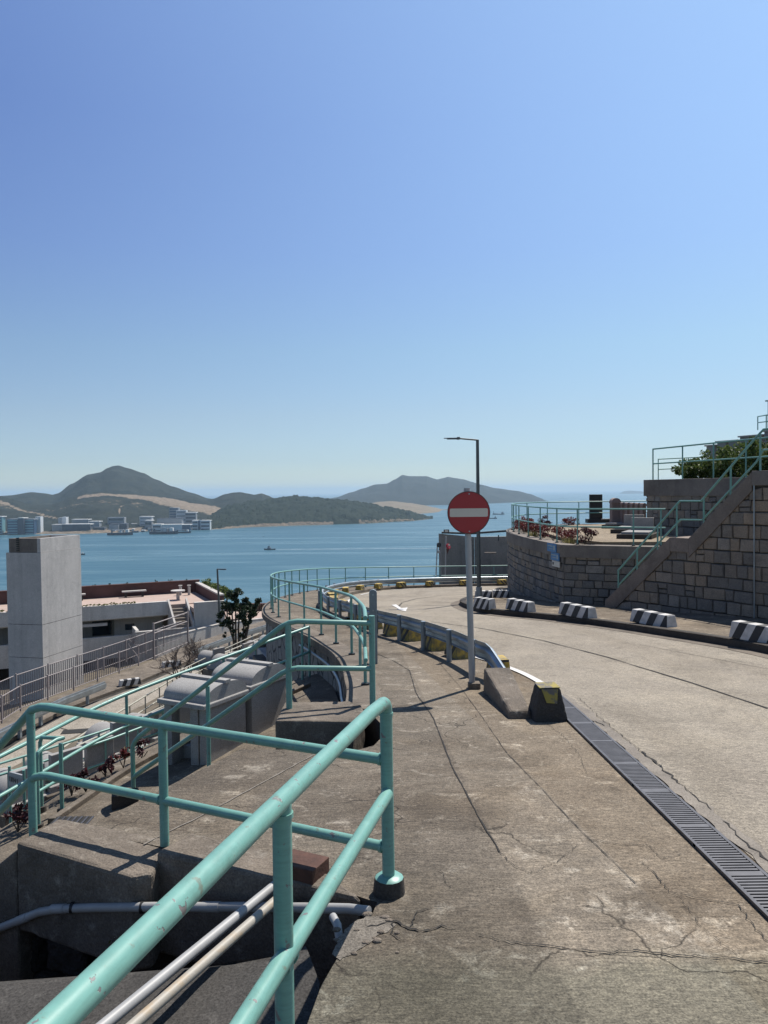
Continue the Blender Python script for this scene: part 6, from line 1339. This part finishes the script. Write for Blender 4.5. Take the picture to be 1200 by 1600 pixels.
mb.build('ribs', M['earth'], bw_)
# ---- street lamp by the lower road
b0 = AZ(344, 1012, ZR); b0 = AY(344, 1003, 50.5); b0.z = ZR + .1; t0 = AY(339.5, 889, 50.5)
l2 = thing('street_lamp', 'slim grey street lamp with a short arm beside the dark tree on the lower road', 'street lamp', b0)
MB().tube([b0, t0], .085, 12, True, .055).build('pole', M['lampgrey'], l2, smooth=True); hd2 = AY(350, 889.5, 50.5)
tube_part(l2, 'arm', [t0, hd2 - V((.2, 0, 0))], .035, M['lampgrey'], 8); MB().box((hd2.x - .05, hd2.y, hd2.z), (.42, .2, .07), 0, .8).build('lamp_head', M['lampgrey'], l2)
# ---- dark tree with several trunks
tp = AZ(372, 1022, -8.4); tr = thing('tree', 'dark leafy tree with many thin trunks beside the lower road', 'tree', tp)
mb = MB(); r7 = random.Random(3); tops = []
for k, (px0, py0, px1, py1) in enumerate([(366, 1020, 362, 950), (369, 1020, 368, 945), (374, 1018, 375, 945), (378, 1018, 380, 940), (372, 1020, 350, 955), (380, 1015, 392, 945), (376, 1018, 398, 950)]):
    a, b = AY(px0, py0, tp.y), AY(px1, py1, tp.y + r7.uniform(-.6, .6)); m_ = a.lerp(b, .5) + V((r7.uniform(-.08, .08), 0, 0)); mb.tube([a, m_, b], .065, 7, True, .03); tops.append(b)
    for _ in range(2): q = a.lerp(b, r7.uniform(.45, .8)); mb.tube([q, q + V((r7.uniform(-.5, .5), r7.uniform(-.4, .4), r7.uniform(.2, .5)))], .022, 5)
mb.build('trunk', M['bark'], tr, smooth=True)
mb = MB()
for (px, py, rx, rz_, n) in [(369, 932, .36, .30, 330), (363, 942, .34, .30, 300), (378, 944, .40, .34, 380), (352, 947, .30, .30, 260), (388, 943, .24, .30, 230), (400, 941, .20, .26, 170), (368, 955, .50, .34, 460), (350, 962, .36, .30, 280), (386, 958, .36, .28, 280), (398, 955, .26, .26, 180), (374, 968, .42, .26, 260), (345, 972, .22, .22, 130), (388, 972, .26, .2, 110), (358, 977, .26, .2, 100), (350, 992, .12, .12, 30), (364, 988, .14, .14, 36), (378, 992, .14, .16, 40), (383, 985, .12, .14, 30)]:
    leaves(mb, AY(px, py, tp.y + r7.uniform(-.5, .5)), (rx * 1.35, rx * 1.4, rz_ * 1.3), int(n * 1.55), .085, r7, 5)
mb.build('crown', M['darkleaf'], tr)
# ---- bare shrubs
def bare_shrub(label, base, top, spread, r):
    rt = thing('bare_shrub', label, 'shrub', base, 'leafless shrubs by the lower road'); mb = MB()
    def grow(p, d, L_, rad, lev):
        e = p + d * L_; mb.tube([p, p.lerp(e, .5) + V((r.uniform(-.03, .03), 0, r.uniform(-.02, .02))), e], rad, 4, False, rad * .6)
        if lev == 0: return
        for _ in range(3 if lev > 1 else 4):
            nd = (d + V((r.gauss(0, .55), r.gauss(0, .55), r.gauss(.05, .3)))).normalized(); grow(p.lerp(e, r.uniform(.55, 1)), nd, L_ * r.uniform(.55, .8), rad * .6, lev - 1)
    for _ in range(4): grow(V(base), V((r.uniform(-.5, .5) * spread, r.uniform(-.4, .4) * spread, 1)).normalized(), top * .42, .035, 4)
    mb.build('branches', M['twig'], rt)
bare_shrub('larger leafless shrub in front of the gate beside the lower road', AZ(288, 1078, -7.6), 2.1, 1.0, random.Random(31))
bare_shrub('smaller leafless shrub nearer the dark tree', AZ(318, 1056, -7.6), 1.7, .8, random.Random(32))
# ---- weeds with white flowers in the pit
for k, (px, py, lb) in enumerate([(190, 1462, 'white daisy like flowers on thin stems in the dark pit'), (124, 1528, 'small pale weed at the lit edge of the channel floor')]):
    c = AZ(px, py, -2.25 if k == 0 else -2.4); rt = thing('weed', lb, 'flower', c); mb = MB(); mf = MB()
    for j in range(3 if k == 0 else 2):
        h = V((r7.uniform(-.03, .03), r7.uniform(-.02, .02), .0)) + c; mb.tube([h - V((.04, 0, .22)), h - V((.01, 0, .1)), h], .0025, 4)
        for a in range(6):
            d = V((math.cos(a * 1.05), -.3, math.sin(a * 1.05))); e = d.cross(V((0, 1, 0))).normalized(); mf.add([h, h + d * .012 + e * .006, h + d * .024, h + d * .012 - e * .006], [(0, 1, 2, 3)])
    for _ in range(14): q = c + V((r7.uniform(-.06, .06), r7.uniform(-.04, .04), r7.uniform(-.2, -.02))); d = V((r7.gauss(0, 1), r7.gauss(0, 1), .3)).normalized() * .02; mb.add([q, q + d + V((0, 0, .008)), q + d * 2, q + d - V((0, 0, .008))], [(0, 1, 2, 3)])
    mb.build('stem', M['moss'], rt); mf.build('petals', M['white'] if k == 0 else M['drygrass'], rt)
# ================================================================== FAR SHORE
def fac(name, c, c2, sx=.12, sz=.33):
    m, t, b, N, L = nodes(name); v = texco(t); sep = N('ShaderNodeSeparateXYZ'); L(v, sep.inputs[0])
    fz = math_(t, 'FRACT', math_(t, 'MULTIPLY', sep.outputs['Z'], sz)); k = ramp(t, fz, .5, .52)
    L(mix(t, k, c, c2), b.inputs['Base Color']); b.inputs['Roughness'].default_value = .6; return m
M['f_white'] = fac('white_facade', (.62, .62, .6), (.40, .43, .46)); M['f_grey'] = fac('grey_facade', (.30, .31, .32), (.19, .21, .23)); M['f_blue'] = simple('blue_glass', (.035, .08, .15), .3, 0, .4, .05); M['f_dark'] = simple('dark_roof', (.07, .08, .10), .7, 0, .3, .1); M['f_pale'] = simple('pale_roof', (.66, .65, .62), .7, 0, .2, .1); M['f_teal'] = simple('teal_glass', (.16, .34, .38), .3, 0, .3, .05)
def far_building(label, x0, x1, ytop, ybase, dist, m, roof=None, kind='building', depth=25, bands=0, bm_=None):
    a, b = AY(x0, ytop, dist), AY(x1, ytop, dist); z0 = AY((x0 + x1) / 2, ybase, dist).z - 4; zt = a.z; rt = thing(kind, label, 'building', V(((a.x + b.x) / 2, dist, z0)))
    MB().hexa([V((a.x, dist, z0)), V((b.x, dist, z0)), V((b.x * 1.004, dist + depth, z0)), V((a.x * 1.004, dist + depth, z0)), V((a.x, dist, zt)), V((b.x, dist, zt)), V((b.x * 1.004, dist + depth, zt)), V((a.x * 1.004, dist + depth, zt))]).build('wall', M[m], rt)
    if bands:
        h = (zt - z0 - 5) / bands
        for k in range(bands): MB().box(((a.x + b.x) / 2, dist - .3, z0 + 6 + h * (k + .45)), ((b.x - a.x) * .86, .5, h * .45)).build('window_band', M[bm_ or 'glassdark'], rt)
    if roof: MB().box(((a.x + b.x) / 2, dist + depth / 2, zt + .9), ((b.x - a.x) * 1.02, depth * 1.04, 1.8)).build('roof', M[roof], rt)
    return rt
FB = [('teal glass tower cut by the left edge of the photo on the far shore', -14, 3, 808, 838, 1960, 'f_teal', 'f_pale', 7, None), ('wide blue glass block on the far shore, left half', 11, 28, 812, 840, 1960, 'f_blue', 'f_grey', 7, 'f_teal'), ('dark core tower between the two blue glass blocks', 28, 37, 810, 840, 1950, 'f_dark', 'f_pale', 0, None), ('wide blue glass block on the far shore, right half', 37, 53, 812, 840, 1960, 'f_blue', 'f_grey', 7, 'f_teal'), ('slim white tower at the right end of the blue glass blocks', 55, 63, 807.5, 838, 1990, 'f_white', None, 0, None),
      ('small grey tower left of the white tower on the far shore', 90.5, 96, 809, 820, 2050, 'f_grey', None, 0, None), ('small white tower standing above the long dark shed', 96.5, 103, 808, 822, 2050, 'f_white', None, 0, None), ('long white roofed shed above the dark blue shed', 112, 138, 812.5, 820, 2080, 'f_grey', 'f_pale', 0, None), ('white roofed shed right of the dark blue shed', 139, 155, 815.5, 822, 2060, 'f_grey', 'f_pale', 0, None), ('low white shed on the shore left of the dark shed', 81, 97, 820.5, 828, 2020, 'f_grey', 'f_pale', 0, None), ('long dark blue shed with stepped white roof', 97, 141, 820, 830, 2010, 'f_dark', 'f_pale', 0, None),
      ('grey tank building above the ship yard', 168, 194, 808.5, 822, 2120, 'f_grey', None, 2, None), ('low dark plant building left of the ship yard', 145, 163, 824, 834, 2020, 'f_dark', None, 0, None), ('low grey works building in the ship yard', 170, 185, 820, 834, 2040, 'f_grey', 'f_dark', 0, None), ('dark works building right of the ship yard road', 186, 198, 818, 833, 2050, 'f_dark', None, 0, None), ('stepped white factory left of the big shed', 218, 237, 808, 822, 2130, 'f_white', 'f_pale', 3, 'f_grey'), ('grey factory block below the stepped white factory', 226, 237, 814, 830, 2090, 'f_grey', 'f_pale', 2, None),
      ('big grey shed with a dark roof', 245, 284, 811, 824, 2100, 'f_grey', 'f_dark', 0, None), ('pale arched shed on the quay', 238, 252, 820, 833, 2060, 'f_white', 'f_pale', 2, 'f_dark'), ('white long shed on the quay', 252, 284, 820.5, 831, 2065, 'f_white', 'f_pale', 0, None), ('blue sided shed at the right end of the quay', 283, 297, 820.5, 832, 2070, 'f_blue', 'f_pale', 0, None), ('tall bluish tower behind the factories', 264, 279, 793.5, 814, 2230, 'f_grey', None, 5, 'f_blue'), ('white block in front of the bluish tower', 275, 291, 797.5, 815, 2210, 'f_white', None, 3, 'f_grey'),
      ('grey factory block with white frame', 289, 306, 801.5, 822, 2180, 'f_grey', 'f_pale', 4, 'f_dark'), ('white banded office at the end of the quay, left part', 300, 309, 814, 830, 2110, 'f_white', 'f_pale', 3, 'f_dark'), ('white banded office at the end of the quay, right part', 313, 328, 814, 830, 2110, 'f_white', 'f_pale', 3, 'f_dark'), ('blue stair tower between the two white banded offices', 309, 313, 813, 830, 2112, 'f_blue', None, 0, None)]
for (lb, x0, x1, y0, y1, d, m_, rf, nb_, bmn) in FB: far_building(lb, x0, x1, y0, y1 + 1, d, m_, rf, 'far_building', 25, nb_, bmn)
rF = random.Random(77)
for k in range(34):
    px = rF.choice([rF.uniform(62, 120), rF.uniform(140, 240), rF.uniform(165, 325)]); wpx = rF.uniform(2.5, 8); hpx = rF.uniform(1.6, 5); d = rF.uniform(1985, 2190)
    yb = 771 + 3 + 100 / d * 1200 - (d - 1985) * .035; far_building('small pale works building among the sheds along the far shore', px, px + wpx, yb - hpx, yb + .5, d, rF.choice(['f_white', 'f_grey', 'f_grey', 'f_dark']), rF.choice([None, 'f_pale']), 'far_building', 12)['group'] = 'small works buildings on the far shore'
def boat(name, label, px, py, L_, rz, kind, m='f_dark'):
    p = AZ(px, py, SEA); rt = thing(name, label, 'boat', p, None, rz); H = L_ * .1
    mb = MB(); st_ = []
    for x, w_, sh in ((-.5, .7, 1.0), (-.2, 1, .9), (.2, 1, .95), (.42, .6, 1.15), (.5, .08, 1.3)): st_.append((x * L_, w_ * L_ * .11, sh * H))
    for x, w_, h in st_: mb.v += [V((x, -w_ * .7, -1)), V((x, -w_, h)), V((x, w_, h)), V((x, w_ * .7, -1))]
    for i in range(len(st_) - 1):
        a = i * 4; b = a + 4
        for j in range(4): mb.f.append((a + j, b + j, b + (j + 1) % 4, a + (j + 1) % 4))
    mb.f += [(0, 1, 2, 3), (19, 18, 17, 16)]; o = mb.build('hull', M[m], None); o.parent = rt
    if kind == 'tug': parts = [('cabin', (.05 * L_, 0, H + L_ * .06), (.3 * L_, .16 * L_, .13 * L_), 'f_grey'), ('bridge', (.08 * L_, 0, H + L_ * .16), (.16 * L_, .13 * L_, .09 * L_), 'f_dark'), ('mast', (.05 * L_, 0, H + L_ * .3), (.02 * L_, .02 * L_, .24 * L_), 'f_dark')]
    elif kind == 'ship': parts = [('cabin', (-.33 * L_, 0, H + L_ * .05), (.16 * L_, .16 * L_, .11 * L_), 'f_grey'), ('funnel', (-.36 * L_, 0, H + L_ * .13), (.05 * L_, .06 * L_, .06 * L_), 'f_dark'), ('crane', (.42 * L_, 0, H + L_ * .1), (.03 * L_, .03 * L_, .2 * L_), 'f_dark')]
    else: parts = [('frame', (-.1 * L_, 0, H + L_ * .1), (.5 * L_, .14 * L_, .03 * L_), 'f_grey'), ('post', (-.33 * L_, 0, H + L_ * .05), (.02 * L_, .12 * L_, .12 * L_), 'f_dark'), ('post', (.13 * L_, 0, H + L_ * .05), (.02 * L_, .12 * L_, .12 * L_), 'f_dark'), ('cabin', (.28 * L_, 0, H + L_ * .05), (.12 * L_, .14 * L_, .14 * L_), 'f_pale')]
    for nm, c, d, mm in parts: o = MB().box(c, d).build(nm, M[mm], None); o.parent = rt
boat('tug_boat', 'small dark tug boat in the middle of the bay drawing a long pale wake', 421.5, 859, 20, math.pi, 'tug')
boat('work_boat', 'dark work boat with a frame over its deck just right of the grey tower', 124, 867, 18, .2, 'frame')
boat('cargo_ship', 'grey vessel with a crane right of the no entry sign, farther of two', 779, 804, 48, math.pi, 'ship', 'f_grey')
boat('cargo_ship', 'low dark vessel right beside the no entry sign, nearer of two', 769, 810.5, 34, math.pi, 'ship')
boat('barge', 'dark barge moored at the ship yard on the far shore, left one', 188, 836, 62, 0, 'frame')
boat('barge', 'dark barge moored along the quay in front of the long sheds', 256, 834.5, 70, 0, 'frame')
boat('barge', 'dark barge at the right end of the quay', 286, 833, 40, 0, 'frame')
boat('small_boat', 'tiny boat far left of the headland on the open bay', 411.5, 839, 5, 0, 'tug')
# wake of the tug
M['foam'] = simple('wake_foam', (.25, .33, .37), .5, 0, .3, .05)
wk = [AZ(x, y, SEA + .12) for x, y in ((430, 858.7), (480, 858.3), (540, 857.8), (600, 857.3), (660, 857), (700, 856.6))]
o = ribbon('wake', jagline([(p.x, p.y) for p in wk], 6, .8), 8, 0, M['foam'], None, zf=lambda x, y: SEA + .15, jag=.5, taper=True); o['kind'] = 'structure'
# ---- sea haze
hzm = bpy.data.materials.new('haze'); hzm.use_nodes = True; t = hzm.node_tree; t.nodes.clear(); out = t.nodes.new('ShaderNodeOutputMaterial'); pv_ = t.nodes.new('ShaderNodeVolumePrincipled')
pv_.inputs['Color'].default_value = (.56, .77, .94, 1); pv_.inputs['Density'].default_value = HAZE; pv_.inputs['Anisotropy'].default_value = 0.2; t.links.new(pv_.outputs[0], out.inputs['Volume'])
mb = MB().box((0, 20000, (SEA - 1.5 + 190) / 2 - 3), (90000, 46000, 190 - SEA + 5)); hzo = mb.build('haze', hzm); hzo['kind'] = 'stuff'
